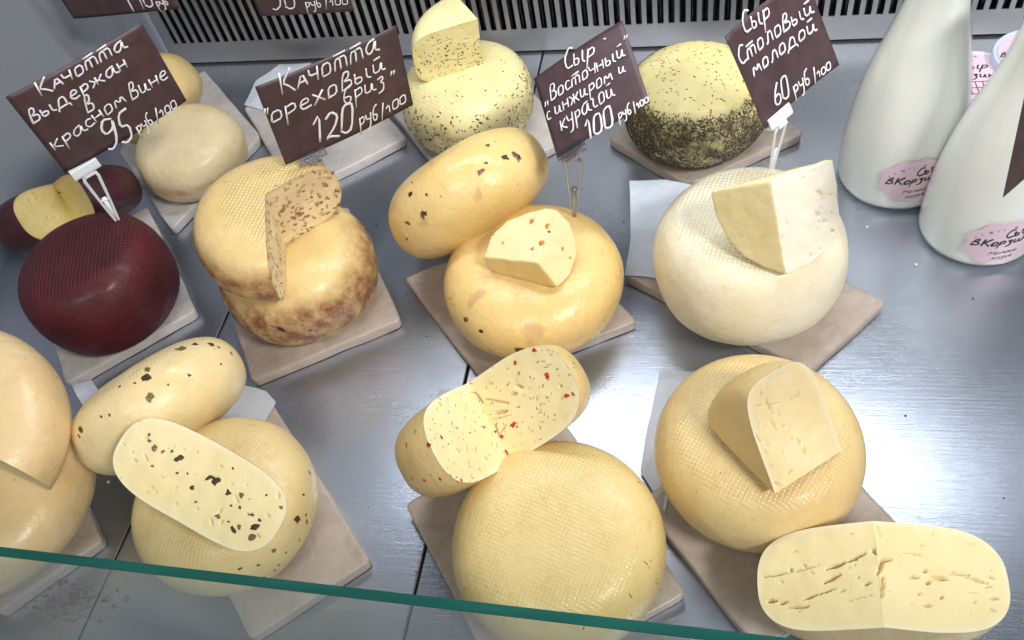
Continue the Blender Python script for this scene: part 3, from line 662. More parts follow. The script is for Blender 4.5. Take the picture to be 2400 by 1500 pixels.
# cut half at the front right
h24 = hl((1700, 1180), 3.4286, [(300, 590, 520, 550, 14), (520, 550, 740, 500, 12), (515, 530, 22), (800, 530, 960, 480, 26), (960, 480, 1110, 410, 24), (780, 640, 910, 580, 25), (620, 770, 740, 730, 20), (740, 730, 880, 690, 16), (335, 780, 400, 775, 28), (430, 800, 500, 785, 20), (500, 830, 670, 830, 18), (1060, 605, 15), (1110, 665, 1160, 650, 20), (960, 800, 1190, 745, 9), (910, 720, 960, 705, 12),
 (1160, 370, 1210, 420, 24), (1220, 570, 1260, 460, 30), (1260, 590, 1265, 760, 24), (1240, 465, 1330, 455, 25), (1400, 385, 1570, 410, 14), (1590, 540, 1620, 535, 25), (1470, 590, 1550, 590, 20), (1650, 580, 1790, 610, 25), (1630, 630, 25), (1790, 555, 1960, 570, 17), (1920, 580, 2100, 640, 20), (2080, 580, 2150, 600, 14), (1560, 720, 18), (1740, 750, 20), (1600, 820, 1660, 820, 17), (1930, 705, 2020, 710, 9), (1880, 305, 2020, 325, 8), (1320, 710, 9), (1970, 880, 12), (1400, 420, 12), (1210, 170, 1240, 280, 10)])
m24 = rind_mat('rind_half', Y(234, 208, 152), Y(226, 198, 136), weave=.2, rough=.4)
C24 = Cheese('cut_round_cheese', 'opened pale yellow cheese with deep holes and a central crack at the front right corner', 'cheese', FIT['w24'], m24, M_paste, seed=21, amp=.0012, holes=h24, rnd=10, rndw=(.0003, .0008))
# olive cheeses
m18 = rind_mat('rind_olive', Y(234, 212, 158), Y(224, 200, 140), pitch=.0029, wrad=.85, weave=.75, rough=.36, hh=.038, RR=.071, speck=.2, pitchrot=.2, wb=0.25)
C18 = Cheese('round_cheese', 'weave topped wheel with olive bits in its side, an oval slab resting on it', 'cheese wheel', upright(-.3529, .2528, .0709, .0382, p=(4.6, 2.2)), m18, seed=23, amp=.0015)
chips([C18.rind], zz((240, 880), 2.42, [(1140, 675, 10), (1105, 820, 26), (1160, 830, 16), (1175, 550, 14), (1155, 790, 12), (975, 993, 16), (1040, 1005, 10), (885, 1075, 12), (1000, 1075, 9), (975, 1105, 9), (780, 1095, 14), (905, 1150, 18), (740, 1148, 20), (1105, 420, 7), (1120, 930, 10)]), [K_olive, K_olive2], 7)
m17 = rind_mat('rind_olive_tilted', Y(240, 220, 170), Y(232, 208, 152), pitch=.0029, wrad=1.2, weave=.9, rough=.33, hh=.037, RR=.073, speck=.2)
C17 = Cheese('round_cheese', 'plump wheel with dark olive pieces tipped on its side beside the oval slab', 'cheese wheel', FIT['w17'], m17, seed=25, amp=.002)
chips([C17.rind], zz((0, 760), 2.027, [(860, 115, 24), (930, 95, 18), (1000, 95, 16), (1040, 110, 12), (700, 215, 18), (700, 250, 24), (640, 280, 8), (570, 295, 10), (710, 350, 22), (800, 288, 6), (900, 243, 9), (520, 430, 9), (480, 438, 8), (385, 500, 20), (375, 530, 12), (1050, 190, 8), (1100, 140, 12)]), [K_olive, K_olive2], 9)
C19 = Cheese('cheese_slab', 'oval slab of cheese studded with black olives, cut face up on the olive wheel', 'cheese slab', FIT['w19'], m18, M_paste, seed=27, amp=.0008, rnd=16, rndw=(.0004, .0009), holes=hl((240, 880), 2.42, [(240, 450, 260, 490, 10), (285, 515, 12), (340, 580, 10), (625, 585, 24), (845, 790, 16)]))
chips(C19.faces, zz((240, 880), 2.42, [(265, 370, 14), (265, 335, 12), (293, 412, 22), (345, 430, 12), (395, 430, 9), (432, 470, 22), (285, 515, 12), (423, 553, 9), (483, 555, 7), (625, 580, 34), (645, 600, 26), (600, 585, 18), (510, 635, 18), (715, 665, 20), (790, 680, 16), (530, 718, 10), (835, 703, 6), (730, 738, 9), (780, 747, 14), (655, 800, 16), (845, 790, 26), (893, 822, 13), (865, 865, 26), (745, 880, 20), (775, 860, 18), (715, 830, 8), (850, 920, 24), (1015, 750, 12), (930, 678, 8), (740, 528, 8)]), [K_olive, K_olive2, K_olive], 10)
# stack at the left edge
m15 = rind_mat('rind_left', Y(234, 208, 160), Y(226, 196, 142), weave=.1, rough=.3, speck=.4, hh=.037, RR=.088)
C15 = Cheese('round_cheese', 'plain glossy wheel at the left edge, bottom of its stack', 'cheese wheel', upright(-.57, .2461, .0881, .037), m15, seed=29, amp=.0018)
C15u = Cheese('cut_round_cheese', 'cut plain wheel at the left edge, lying on top of another wheel', 'cheese', FIT['w15u'], m15, M_paste, seed=31, amp=.0014, rnd=8)
# red wheels
m4 = rind_mat('rind_wine', Y(86, 14, 27), Y(64, 9, 18), pitch=.0036, wrad=.88, weave=3.2, rough=.62, hh=.047, RR=.0723, speck=0, woff=(.012, -.012), sss=.02, pitchrot=-.35, wb=0.18)
C4 = Cheese('round_cheese', 'dark wine red wheel with a woven top and a price holder stuck in it', 'cheese wheel', upright(-.5635, .4727, .0715, .047, p=(5.5, 2.1)), m4, seed=33, amp=.0015)
m3 = rind_mat('rind_wine_dark', Y(64, 20, 32), Y(50, 13, 24), weave=.0, rough=.5, speck=0, sss=.02)
C3 = Cheese('cut_round_cheese', 'dark red rinded cheese cut open to its pale inside behind the wine red wheel', 'cheese', FIT['w3'], m3, M_paste_r, seed=35, amp=.0014, rnd=20, rndw=(.0003, .0008), holes=hl((0, 350), 2.5, [(360, 270, 430, 370, 10), (430, 370, 450, 420, 8), (345, 250, 370, 260, 18), (345, 380, 10), (155, 388, 7), (310, 340, 8), (285, 495, 8)]))
# small plain wheels at the back
m2 = rind_mat('rind_tan', Y(226, 210, 172), Y(216, 196, 152), weave=.05, rough=.35, speck=.3, hh=.036, RR=.06, side=Y(186, 140, 88), side_start=.35)
C2 = Cheese('round_cheese', 'small smooth tan wheel on the board at the back left', 'cheese wheel', upright(-.5485, .6741, .0607, .0364, tilt=(.10, .02, 0)), m2, seed=37, amp=.0025)
m1 = rind_mat('rind_tan_yellow', Y(220, 196, 140), Y(206, 178, 112), weave=.1, rough=.4, speck=.3)
C1 = Cheese('round_cheese', 'small yellowish wheel half hidden behind the leftmost price card', 'cheese wheel', FIT['w1'], m1, seed=39, amp=.0025)
# walnut cheeses
m6 = rind_mat('rind_nut', Y(232, 206, 144), Y(222, 194, 130), side=Y(142, 92, 66), hh=.0417, RR=.0747, side_start=.92, weave=.35, pitch=.0026, rough=.32, speck=.3, blot=None)
C6 = Cheese('round_cheese', 'yellow wheel with brown walnut side, lower one of the walnut stack', 'cheese wheel', upright(-.3603, .49, .0747, .0417, p=(4.6, 2.2)), m6, seed=41, amp=.0018)
m5 = rind_mat('rind_nut_top', Y(232, 204, 144), Y(222, 192, 128), side=Y(150, 98, 68), hh=.034, RR=.07, side_start=.78, weave=1.3, pitch=.0034, wrad=.7, rough=.28, speck=.25, pitchrot=.4, woff=(-.0, .01), wb=0.26)
h5 = hl((420, 330), 2.543, [(655, 365, 12), (625, 390, 16), (700, 440, 22), (680, 470, 740, 440, 12), (640, 490, 660, 480, 12), (940, 290, 930, 320, 22), (600, 500, 630, 480, 10), (830, 320, 12), (520, 600, 530, 630, 8), (540, 640, 550, 680, 8), (515, 700, 12)])
C5 = Cheese('cut_round_cheese', 'walnut cheese wheel with a wedge cut out, upper one of the walnut stack', 'cheese', FIT['w5'], m5, M_paste_n, seed=43, amp=.0016, holes=h5, rnd=14)
chips(C5.faces, zz((420, 330), 2.543, [(655, 365, 14), (625, 390, 22), (620, 410, 16), (738, 300, 12), (830, 320, 18), (800, 260, 10), (700, 440, 26), (680, 460, 22), (720, 435, 16), (690, 500, 14), (780, 405, 10), (830, 370, 14), (940, 300, 24), (915, 190, 16), (880, 340, 12), (760, 350, 8), (650, 480, 14), (620, 540, 12), (515, 540, 16), (545, 550, 12), (520, 600, 12), (540, 640, 14), (520, 700, 18), (515, 715, 12), (560, 700, 10), (530, 790, 14), (525, 830, 12), (575, 870, 14), (560, 760, 12), (590, 620, 10), (580, 560, 12), (600, 700, 10), (550, 580, 10), (590, 660, 10), (550, 820, 10), (580, 780, 10)]), [K_nut, K_nut2, K_nut], 11, T=.0007)
for f in C5.faces: scatter(f, 80, (.0015, .0042), (.0009, .0022), [K_nut, K_nut2], None, 12, T=.0002)
chips([C6.rind, C5.rind], zz((420, 330), 2.543, [(560, 1105, 22), (610, 1125, 26), (640, 1190, 18), (375, 1100, 14), (820, 1130, 16), (700, 1190, 10), (1120, 860, 14), (780, 1130, 10), (465, 1130, 14), (505, 183, 6), (730, 205, 9), (272, 245, 7), (578, 268, 6), (960, 260, 26), (935, 300, 18), (915, 180, 14), (460, 1100, 12), (1000, 1000, 10), (320, 1050, 12)]), [K_nut, K_fig2], 13)
# herb speckled wheel and wedge
m7 = rind_mat('rind_herb', Y(240, 228, 172), Y(232, 218, 156), pitch=.0034, wrad=.85, weave=1.0, rough=.38, hh=.041, RR=.0735, speck=.1, side=Y(196, 180, 136), side_start=.6, wb=0.2)
C7 = Cheese('round_cheese', 'yellow wheel speckled with black herbs round its side, a wedge on top', 'cheese wheel', upright(-.237, .7418, .0735, .041, p=(4.6, 2.2)), m7, seed=45, amp=.0018)
scatter(C7.rind, 1500, (.0010, .0026), (.0005, .0010), [K_black, K_herb, K_black], lambda c: 1.0 * max(0, min(1, (.033 - c.z) / .012)) if c.z > .0 else 1.0, 14)
scatter(C7.rind, 40, (.0009, .0016), (.0006, .0010), [K_black], lambda c: 1 if c.z > .03 else 0, 15)
m8 = rind_mat('rind_herb_wedge', Y(244, 236, 180), Y(238, 226, 164), pitch=.0034, wrad=1.2, weave=.9, rough=.42, speck=0, hh=.03)
C8 = Cheese('cheese_wedge', 'yellow wedge with cracks and herb specks standing on the herb speckled wheel', 'cheese wedge', FIT['p8'], m8, M_paste_h, seed=47, amp=.0006, rnd=26, rndw=(.0003, .0006), holes=hl((550, 0), 3.2, [(1480, 350, 1560, 320, 8), (1560, 320, 1640, 285, 8), (1580, 350, 6), (1700, 340, 1750, 320, 7), (1650, 380, 1700, 360, 7), (1560, 460, 1640, 450, 9), (1650, 460, 1730, 435, 9), (1730, 490, 1810, 465, 8), (1660, 530, 1670, 560, 8), (1540, 500, 12), (1400, 470, 1460, 460, 7)]))
for f in C8.faces: scatter(f, 130, (.0007, .0015), (.0005, .0009), [K_black, K_herb], lambda c: 1 if c.z < .008 else .1, 16)
# herb crusted wheel
m12 = rind_mat('rind_herb_crust', Y(242, 230, 168), Y(234, 216, 144), pitch=.0036, wrad=.8, weave=.6, rough=.5, hh=.041, RR=.0735, speck=0, side=Y(96, 84, 62), side_start=.98)
d12 = upright(.0091, .7149, .0735, .0408, p=(4.6, 2.2))
C12 = Cheese('round_cheese', 'wheel with its side crusted in dried herbs and a bare yellow top', 'cheese wheel', d12, m12, seed=49, amp=.002)
def f12(c):
    a = math.atan2(c.y, c.x); gap = .30 if (-1.75 < a < -1.2) and c.z < .012 else 1.0
    if c.z > .032: return .006
    n = noise.noise(Vector((c.x * 50, c.y * 50, c.z * 60))) * .4 + .7
    e = max(0, min(1, (.034 - c.z + .004 * noise.noise(c * 40)) / .009)) ** 1.2
    return max(0, min(1, e * gap * (n + .5)))
pr = scatter(C12.rind, 19000, (.0010, .0030), (.0003, .0007), [K_herb, K_herbd, K_herbl, K_black], f12, 17, T=.0004, target='raw', weights=[4, 5, 1, 4])
pr += scatter(C12.rind, 150, (.0010, .0024), (.0004, .0007), [K_black, K_herb], lambda c: 1 if c.z > .03 else 0, 18, T=.0003, target='raw')
V, Fc = merge([(v, f) for v, f, m in pr]); fm = []
ml = [K_herb, K_herbd, K_herbl, K_black]
for v, f, m in pr: fm += [ml.index(m)] * len(f)
hc = mesh_obj('herb_crust', V, Fc, ml, C12.rind, False, fmat=fm); hc['kind'] = 'stuff'
# ================================================================ LETTERING
G = {
'К': (.95, [[(0, 0), (.05, 1.75)], [(.8, 1.8), (.12, .85), (.45, .5), (.8, -.1)]]), 'а': (1.05, [[(.75, 1), (.3, .95), (0, .5), (.15, 0), (.5, .15), (.75, 1), (.68, .15), (1, 0)]]),
'А': (.85, [[(0, 0), (.4, 1.05), (.7, 0)], [(.12, .35), (.62, .4)]]), 'ч': (.8, [[(0, 1), (.05, .5), (.55, .5)], [(.62, 1.05), (.5, -.05)]]),
'о': (.85, [[(.05, .1), (.12, .95), (.62, 1), (.6, .1), (.05, .02)]]), 'т': (1.1, [[(0, 0), (.08, .9), (.42, .95), (.42, 0)], [(.42, .95), (.85, .98), (.85, 0)], [(.05, 1.25), (.85, 1.32)]]),
'в': (.85, [[(0, -.1), (.2, 1.6), (.55, 1.65), (.5, 1.05), (.15, .8), (.65, .7), (.6, .05), (.02, .0)]]), 'ы': (1.15, [[(.02, 1), (0, 0), (.42, .05), (.42, .5), (0, .52)], [(.75, 1), (.72, .15), (1, .0)]]),
'д': (1.05, [[(.02, .02), (.3, 1), (.68, 1), (.66, .05)], [(-.1, -.35), (-.02, 0), (.85, .03), (.85, -.35)]]), 'е': (.8, [[(.05, .48), (.58, .55), (.5, .98), (.15, .9), (.0, .35), (.2, 0), (.65, .1)]]),
'р': (.8, [[(0, -.75), (.1, 1.0)], [(.08, .85), (.55, 1), (.6, .4), (.08, .22)]]), 'ж': (1.2, [[(.5, 1.05), (.47, 0)], [(0, 1), (.35, .52), (0, 0)], [(1, 1), (.6, .52), (1.0, 0)], [(.3, .52), (.65, .52)]]),
'н': (.85, [[(0, 1), (.02, 0)], [(.6, 1), (.6, 0)], [(.02, .5), (.6, .52)]]), 'с': (.72, [[(.58, .85), (.2, 1), (0, .5), (.15, 0), (.6, .12)]]),
'м': (1.0, [[(0, 0), (.15, 1), (.42, .3), (.7, 1), (.82, 0)]]), 'и': (.95, [[(.05, 1), (0, .1), (.42, .12), (.56, 1), (.52, .1), (.8, .03)]]),
'й': (.95, [[(.05, 1), (0, .1), (.42, .12), (.56, 1), (.52, .1), (.8, .03)], [(.1, 1.35), (.55, 1.42)]]), 'х': (.8, [[(0, 1), (.65, 0)], [(.65, 1.05), (0, -.05)]]),
'б': (.8, [[(.62, 1.7), (.2, 1.45), (.02, .6), (.12, 0), (.5, .02), (.55, .6), (.08, .68)]]), 'з': (.75, [[(.02, .85), (.4, 1), (.48, .7), (.2, .52), (.5, .25), (.38, -.4), (0, -.55)]]),
'г': (.75, [[(0, 1), (.3, .95), (.2, .3), (.35, 0), (.6, .1)]]), 'л': (.9, [[(0, .02), (.2, .1), (.36, 1), (.66, 1), (.7, 0)]]), 'у': (.8, [[(0, 1), (.08, .42), (.5, .45)], [(.62, 1.05), (.45, -.55), (.05, -.65)]]),
'С': (.85, [[(.75, 1.55), (.35, 1.75), (.02, .9), (.2, .02), (.75, .15)]]), 'В': (.85, [[(0, 0), (.1, 1.75), (.6, 1.65), (.52, 1.0), (.12, .92), (.7, .78), (.62, .08), (0, .0)]]),
'к': (.8, [[(.02, 1.05), (0, 0)], [(.6, 1), (.05, .45), (.65, -.05)]]), 'п': (.85, [[(0, 0), (.08, 1), (.6, 1), (.62, 0)]]), 'М': (1.2, [[(0, 0), (.15, 1.7), (.5, .5), (.95, 1.7), (1, 0)]]), 'ь': (.75, [[(.02, 1), (0, 0), (.48, .05), (.48, .5), (0, .52)]]),
'1': (.5, [[(0, .68), (.32, 1), (.26, 0)]]), '2': (.7, [[(.02, .78), (.3, 1), (.55, .8), (.42, .42), (0, .02), (.18, .12), (.65, .0)]]), '0': (.66, [[(.02, .15), (.08, .88), (.28, 1), (.55, .95), (.52, .1), (.22, 0), (.02, .15)]]),
'5': (.65, [[(.6, 1.02), (.18, .95), (.12, .55), (.5, .52), (.52, .12), (.22, 0), (0, .1)]]), '9': (.66, [[(.52, .92), (.18, 1), (.0, .72), (.12, .5), (.5, .62), (.55, .95), (.48, .2), (.2, -.02), (0, .06)]]),
'6': (.66, [[(.45, 1), (.1, .6), (0, .12), (.3, 0), (.52, .2), (.42, .5), (.05, .4)]]), '4': (.62, [[(.12, 1), (.02, .48), (.5, .5)], [(.55, 1), (.45, 0)]]), '/': (.5, [[(.05, -.4), (.35, 1.7)]]),
'„': (.4, [[(0, 0), (.06, .4)], [(.2, 0), (.26, .4)]]), '"': (.4, [[(0, 1.1), (.06, 1.5)], [(.2, 1.1), (.26, 1.5)]]), '-': (.5, [[(.05, .5), (.3, .5)]]), ' ': (.5, []),
}
def chaikin(p, n=2):
    for _ in range(n):
        q = [p[0]]
        for a, b in zip(p, p[1:]): q += [(a[0] * .78 + b[0] * .22, a[1] * .78 + b[1] * .22), (a[0] * .22 + b[0] * .78, a[1] * .22 + b[1] * .78)]
        q.append(p[-1]); p = q
    return p
def text_strokes(txt, p0, p1, xh, slant=.22, rg=None, jitter=.04, fit=True):
    """p0, p1 2D ends of the baseline; returns 2D polylines"""
    adv = sum(G[c][0] for c in txt); d = Vector(p1) - Vector(p0); Lh = d.length; e = d / Lh; up = Vector((-e.y, e.x)); sx = Lh / adv if fit else xh; x = 0; out = []
    for c in txt:
        w, st = G[c]; jy = rg.uniform(-jitter, jitter) if rg else 0; js = rg.uniform(.93, 1.07) if rg else 1
        for s in st:
            s = chaikin([(a + (rg.uniform(-.03, .03) if rg else 0), b) for a, b in s], 1 if len(s) > 2 else 0)
            out.append([Vector(p0) + e * (x + a) * sx + (up * (b * js + jy) + e * slant * b) * xh for a, b in s])
        x += w
    return out
M_ink = plain('white_marker', Y(236, 234, 238), .4); M_card = NT('chocolate_card'); cn = M_card.noise(M_card.coords((1, 1, 1)), 60, 4); M_card.link(M_card.mix(M_card.ramp(cn, (.3, .7)), Y(84, 62, 66), Y(66, 48, 50)), M_card.b.inputs['Base Color']); cw = M_card.noise(M_card.coords((1, 1, 1)), 22, 5, .7, 1.5); M_card.link(M_card.math('ADD', M_card.math('MULTIPLY', cw, .5), .25), M_card.b.inputs['Roughness']); M_card = M_card.m
M_wh = plain('white_plastic', Y(236, 240, 246), .35); 
ct = NT('clear_plastic'); ct.n.remove(ct.b); q1 = ct.add('ShaderNodeBsdfTransparent'); q1.inputs[0].default_value = (.86, .87, .92, 1); q2 = ct.add('ShaderNodeBsdfGlossy'); q2.inputs['Roughness'].default_value = .12
q3 = ct.add('ShaderNodeMixShader'); ct.link(ct.math('ADD', fres(ct, .8), .2), q3.inputs[0]); ct.link(q1.outputs[0], q3.inputs[1]); ct.link(q2.outputs[0], q3.inputs[2]); ct.link(q3.outputs[0], ct.out.inputs[0]); M_cl = ct.m
def sign(label, d, lines, bend=.003, name='price_sign', width=.0011, group='handwritten price cards'):
    c = Vector(d['c']); M3 = Matrix(d['M']); w, h = d['w'], d['h']
    Mw = Matrix.Translation(c) @ M3.to_4x4(); Mi = Mw.inverted()
    bz = lambda x, z=0: bend * ((2 * x / w) ** 2 - .3)
    rt = empty(name, c, label, 'price card', group)
    nx, nz = 24, 16; V = []; Fc = []
    for i in range(nx + 1):
        for j in range(nz + 1):
            x = -w / 2 + w * i / nx; z = -h / 2 + h * j / nz; V.append((x, bz(x), z))
    for i in range(nx):
        for j in range(nz): Fc.append((i * (nz + 1) + j, (i + 1) * (nz + 1) + j, (i + 1) * (nz + 1) + j + 1, i * (nz + 1) + j + 1))
    o = mesh_obj('card', V, Fc, M_card, rt, True, matrix=Mw); s = o.modifiers.new('s', 'SOLIDIFY'); s.thickness = .0006; s.offset = -1
    def loc(x, y):
        o_ = Mi @ CV; dv = Mi.to_3x3() @ Vector(ray(x, y).tolist()); q = o_ + dv * (-o_.y / dv.y); return Vector((q.x, q.z))
    rg = random.Random(len(label)); parts = []
    for (txt, a, b, hp, wd) in lines:
        p0, p1 = loc(*a), loc(*b); u = loc(a[0] + (b[1] - a[1]) * .001, a[1] - hp) ; xh = abs((u - p0).length)
        e = (p1 - p0).normalized(); up = Vector((-e.y, e.x)); xh = max(abs((u - p0).dot(up)), xh * .6)
        for st in text_strokes(txt, p0, p1, xh, d.get('slant', .12), rg):
            pts = [Vector((q.x, bz(q.x) - .0008, q.y)) for q in st]; pts = [Mw @ q for q in pts]; nrm = -(M3 @ Vector((0, 1, 0)))
            ww = [width * .70 * wd * rg.uniform(.8, 1.15) for _ in pts]
            parts.append(tube(pts, ww, [nrm] * len(pts), [.0002] * len(pts), 6))
    mesh_obj('lettering', *merge(parts), M_ink, rt, True)
    return rt
def holder(label, d, mat, stem_w=.0035):
    base = Vector(d['base']); clip = Vector(d['clip']); M3 = Matrix(d['M']); xax = M3 @ Vector((1, 0, 0)); nrm = M3 @ Vector((0, 1, 0)); up = M3 @ Vector((0, 0, 1))
    rt = empty('sign_holder', base - Vector((0, 0, .002)), label, 'sign holder', 'plastic price card holders')
    off = d.get('clipang', 0)
    Mx = Matrix((xax, nrm, up)).transposed()
    o = mesh_obj('clip', *merge([box(clip - nrm * .0028, (.026, .0022, .0085), Mx), box(clip + nrm * .0026, (.026, .0018, .0085), Mx), box(clip - up * .0045, (.026, .007, .0022), Mx), box(clip - up * .0065, (.010, .006, .006), Mx)]), mat, rt, False); bevel(o, .0007, 2)
    top_ = clip - up * .008; b = base - Vector((0, 0, .006)); parts = []
    sd = xax - (top_ - b).normalized() * xax.dot((top_ - b).normalized()); sd.normalize(); fr = sd.cross((top_ - b).normalized())
    for sgn in (-1, 1):
        pts = []; ws = []
        for k in range(13):
            t = k / 12; p = top_.lerp(b, t); spread = .0062 * (1 - t) ** .8 * (1 if t < .92 else .3) + .0007
            if t < .08: spread *= .75 + t * 3
            pts.append(p + sd * sgn * spread); ws.append(.0016 - .0006 * t)
        parts.append(tube(pts, ws, [fr] * 13, [.0011] * 13, 8))
    for t in (.03, .5): p = top_.lerp(b, t); s_ = .0062 * (1 - t) ** .8; parts.append(tube([p - sd * s_, p + sd * s_], [.0013, .0013], [fr] * 2, [.001] * 2, 8))
    p = top_.lerp(b, .45); parts.append(tube([p, p.lerp(b, .5), b], [.0022, .0018, .0008], [fr] * 3, [.0009, .0008, .0006], 8))
    mesh_obj('stem', *merge(parts), mat, rt, True)
SG = {
's1' : dict(c= [-0.4963, 0.5438, 0.2213] ,M= [[0.6776, -0.7352, 0.0176], [0.7353, 0.6768, -0.036], [0.0146, 0.0374, 0.9992]] ,w= 0.1247 ,h= 0.0849 ,base= [-0.5395, 0.515, 0.104] ,clip= [-0.5289, 0.5109, 0.1745] ),
's2' : dict(c= [-0.2843, 0.5519, 0.205] ,M= [[0.7565, -0.6498, 0.074], [0.6515, 0.7586, 0.0001], [-0.0562, 0.0481, 0.9973]] ,w= 0.1265 ,h= 0.0808 ,base= [-0.3216, 0.5302, 0.088] ,clip= [-0.3173, 0.526, 0.1669] ),
's3' : dict(c= [-0.0794, 0.5709, 0.186] ,M= [[0.8556, 0.4235, -0.2977], [0.0749, 0.4678, 0.8807], [0.5122, -0.7758, 0.3685]] ,w= 0.0911 ,h= 0.079 ,base= [-0.0977, 0.5285, 0.086] ,clip= [-0.0936, 0.5327, 0.1553] ),
's4' : dict(c= [0.0733, 0.5902, 0.1984] ,M= [[0.6641, -0.6276, -0.4062], [0.7449, 0.6017, 0.2882], [0.0635, -0.494, 0.8671]] ,w= 0.0922 ,h= 0.0815 ,base= [0.071, 0.5618, 0.1] ,clip= [0.0709, 0.5574, 0.1615] ),
}
L1 = [('КАчотта', (98, 226), (300, 108), 26, 1.15), ('выдержан', (78, 291), (305, 152), 24, 1.1), ('в', (204, 264), (228, 252), 26, 1.1), ('красном', (132, 354), (299, 233), 25, 1.0), ('вине', (308, 233), (400, 182), 26, 1.0), ('95', (254, 354), (318, 326), 80, 1.5), ('руб', (325, 312), (362, 285), 22, .9), ('/100', (366, 282), (419, 250), 20, .9)]
L2 = [('КАчотта', (663, 222), (892, 116), 32, 1.1), ('„', (622, 272), (634, 268), 40, .9), ('ореховый', (638, 291), (910, 158), 27, 1.1), ('бриз', (805, 244), (908, 196), 25, 1.0), ('"', (915, 205), (930, 200), 25, .9), ('120', (735, 338), (832, 303), 66, 1.5), ('руб', (842, 296), (888, 275), 22, .95), ('/100', (892, 274), (957, 238), 20, .95)]
L3 = [('Сыр', (1325, 167), (1400, 134), 28, 1.05), ('-', (1412, 106), (1425, 103), 25, .9), ('„', (1277, 250), (1289, 243), 30, .8), ('Восточный', (1292, 237), (1470, 128), 22, .95), ('"', (1462, 118), (1472, 114), 22, .8), ('с', (1283, 283), (1294, 276), 22, .85), ('инжиром', (1303, 271), (1440, 186), 22, .9), ('и', (1452, 176), (1470, 166), 20, .9), ('курагой', (1317, 307), (1447, 222), 26, .95), ('100', (1377, 330), (1444, 292), 52, 1.3), ('руб', (1453, 283), (1483, 264), 17, .85), ('/100', (1487, 262), (1521, 236), 15, .85)]
L4 = [('Сыр', (1742, 80), (1812, 44), 32, 1.1), ('Столовый', (1730, 155), (1906, 26), 27, 1.1), ('молодой', (1764, 181), (1914, 68), 26, 1.1), ('60', (1817, 250), (1856, 226), 56, 1.2), ('руб', (1864, 222), (1902, 192), 25, 1.0), ('/100', (1908, 190), (1945, 160), 19, .95)]
sign('brown card reading Качотта выдержан в красном вине 95 руб/100 above the wine red wheel', SG['s1'], L1)
sign('brown card reading Качотта ореховый бриз 120 руб/100 above the walnut cheeses', SG['s2'], L2)
sign('brown card reading Сыр Восточный с инжиром и курагой 100 руб/100', SG['s3'], L3, bend=.002)
sign('brown card reading Сыр Столовый молодой 60 руб/100 above the white wheel', SG['s4'], L4, bend=-.004)
holder('white plastic holder stuck in the wine red wheel', SG['s1'], M_wh)
holder('clear plastic holder stuck in the lower walnut wheel', SG['s2'], M_cl)
holder('clear plastic holder stuck in the glossy golden wheel', SG['s3'], M_cl)
holder('white and milky plastic holder stuck behind the white wedge', SG['s4'], M_wh)
def flat_sign(label, bl, br, y, h, lines, **k):
    a = PY(*bl, y); b = PY(*br, y); xa = (b - a); w = xa.length; xa.normalize(); za = Vector((0, 0, 1)); za = (za - xa * za.dot(xa)).normalized(); ya = za.cross(xa)
    c = (a + b) / 2 + za * h / 2
    M3 = Matrix((xa, ya, za)).transposed(); sign(label, dict(c=list(c), M=[list(r) for r in M3], w=w, h=h), lines, **k)
flat_sign('brown card cut by the top edge, far left, reading 140 руб', (172, 45), (421, 21), .80, .08, [('140', (303, 27), (368, 14), 56, 1.4), ('руб', (372, 17), (398, 9), 15, .9)], bend=.001)
flat_sign('brown card at the top edge left of the herb wedge reading 90 руб/100', (609, 39), (830, 27), .84, .08, [('90', (640, 24), (702, 18), 52, 1.2), ('руб', (719, 19), (757, 14), 15, .9), ('/100', (763, 15), (819, 9), 14, .9)], bend=.001)
q4 = [PY(2350, 462, .43), PY(2470, 358, .385), PY(2500, 150, .41), PY(2412, 172, .45)]
rt = empty('price_sign', q4[0], 'corner of a plain brown card at the right edge before a milk bottle', 'price card', 'handwritten price cards')
o = mesh_obj('card', q4, [(0, 1, 2, 3)], M_card, rt, False); sm_ = o.modifiers.new('s', 'SOLIDIFY'); sm_.thickness = .0006
# ================================================================ BOTTLES AND JARS
M_milk = NT('milk'); M_milk.set(Base_Color=Y(222, 228, 212), Roughness=.3, Coat_Weight=.5, Coat_Roughness=.03, Subsurface_Weight=.1, Subsurface_Scale=.01)
mz = M_milk.noise(M_milk.coords((1, 1, 1)), 14, 3, .5, 1.2); M_milk.link(M_milk.mix(M_milk.ramp(mz, (.4, .7)), Y(255, 255, 249), Y(250, 252, 243)), M_milk.b.inputs['Base Color']); M_milk = M_milk.m
gb = NT('bottle_glass'); gb.n.remove(gb.b); a1 = gb.add('ShaderNodeBsdfTransparent'); a1.inputs[0].default_value = (.98, .99, .985, 1); a2 = gb.add('ShaderNodeBsdfGlossy'); a2.inputs['Roughness'].default_value = .03
lw = fres(gb, .6); a3 = gb.add('ShaderNodeMixShader'); gb.link(lw, a3.inputs[0]); gb.link(a1.outputs[0], a3.inputs[1]); gb.link(a2.outputs[0], a3.inputs[2]); gb.link(a3.outputs[0], gb.out.inputs[0]); M_glass = gb.m
M_pink = plain('pink_label', Y(232, 206, 216), .3); M_inkd = plain('label_ink', Y(38, 34, 44), .5); M_dot = plain('label_mauve', Y(188, 130, 160), .5)
PROF = [(0, .044), (.001, .0475), (.004, .0500), (.03, .0505), (.05, .0498), (.075, .0475), (.10, .0438), (.125, .0385), (.15, .0318), (.17, .0264), (.19, .0226), (.215, .0205), (.25, .0198), (.285, .0196), (.29, .0212), (.297, .0212), (.30, .0190)]
def prof_r(z, k=1):
    z /= k
    for (a, ra), (b, rb) in zip(PROF, PROF[1:]):
        if a <= z <= b: return (ra + (rb - ra) * (z - a) / (b - a)) * k
    return PROF[-1][1] * k
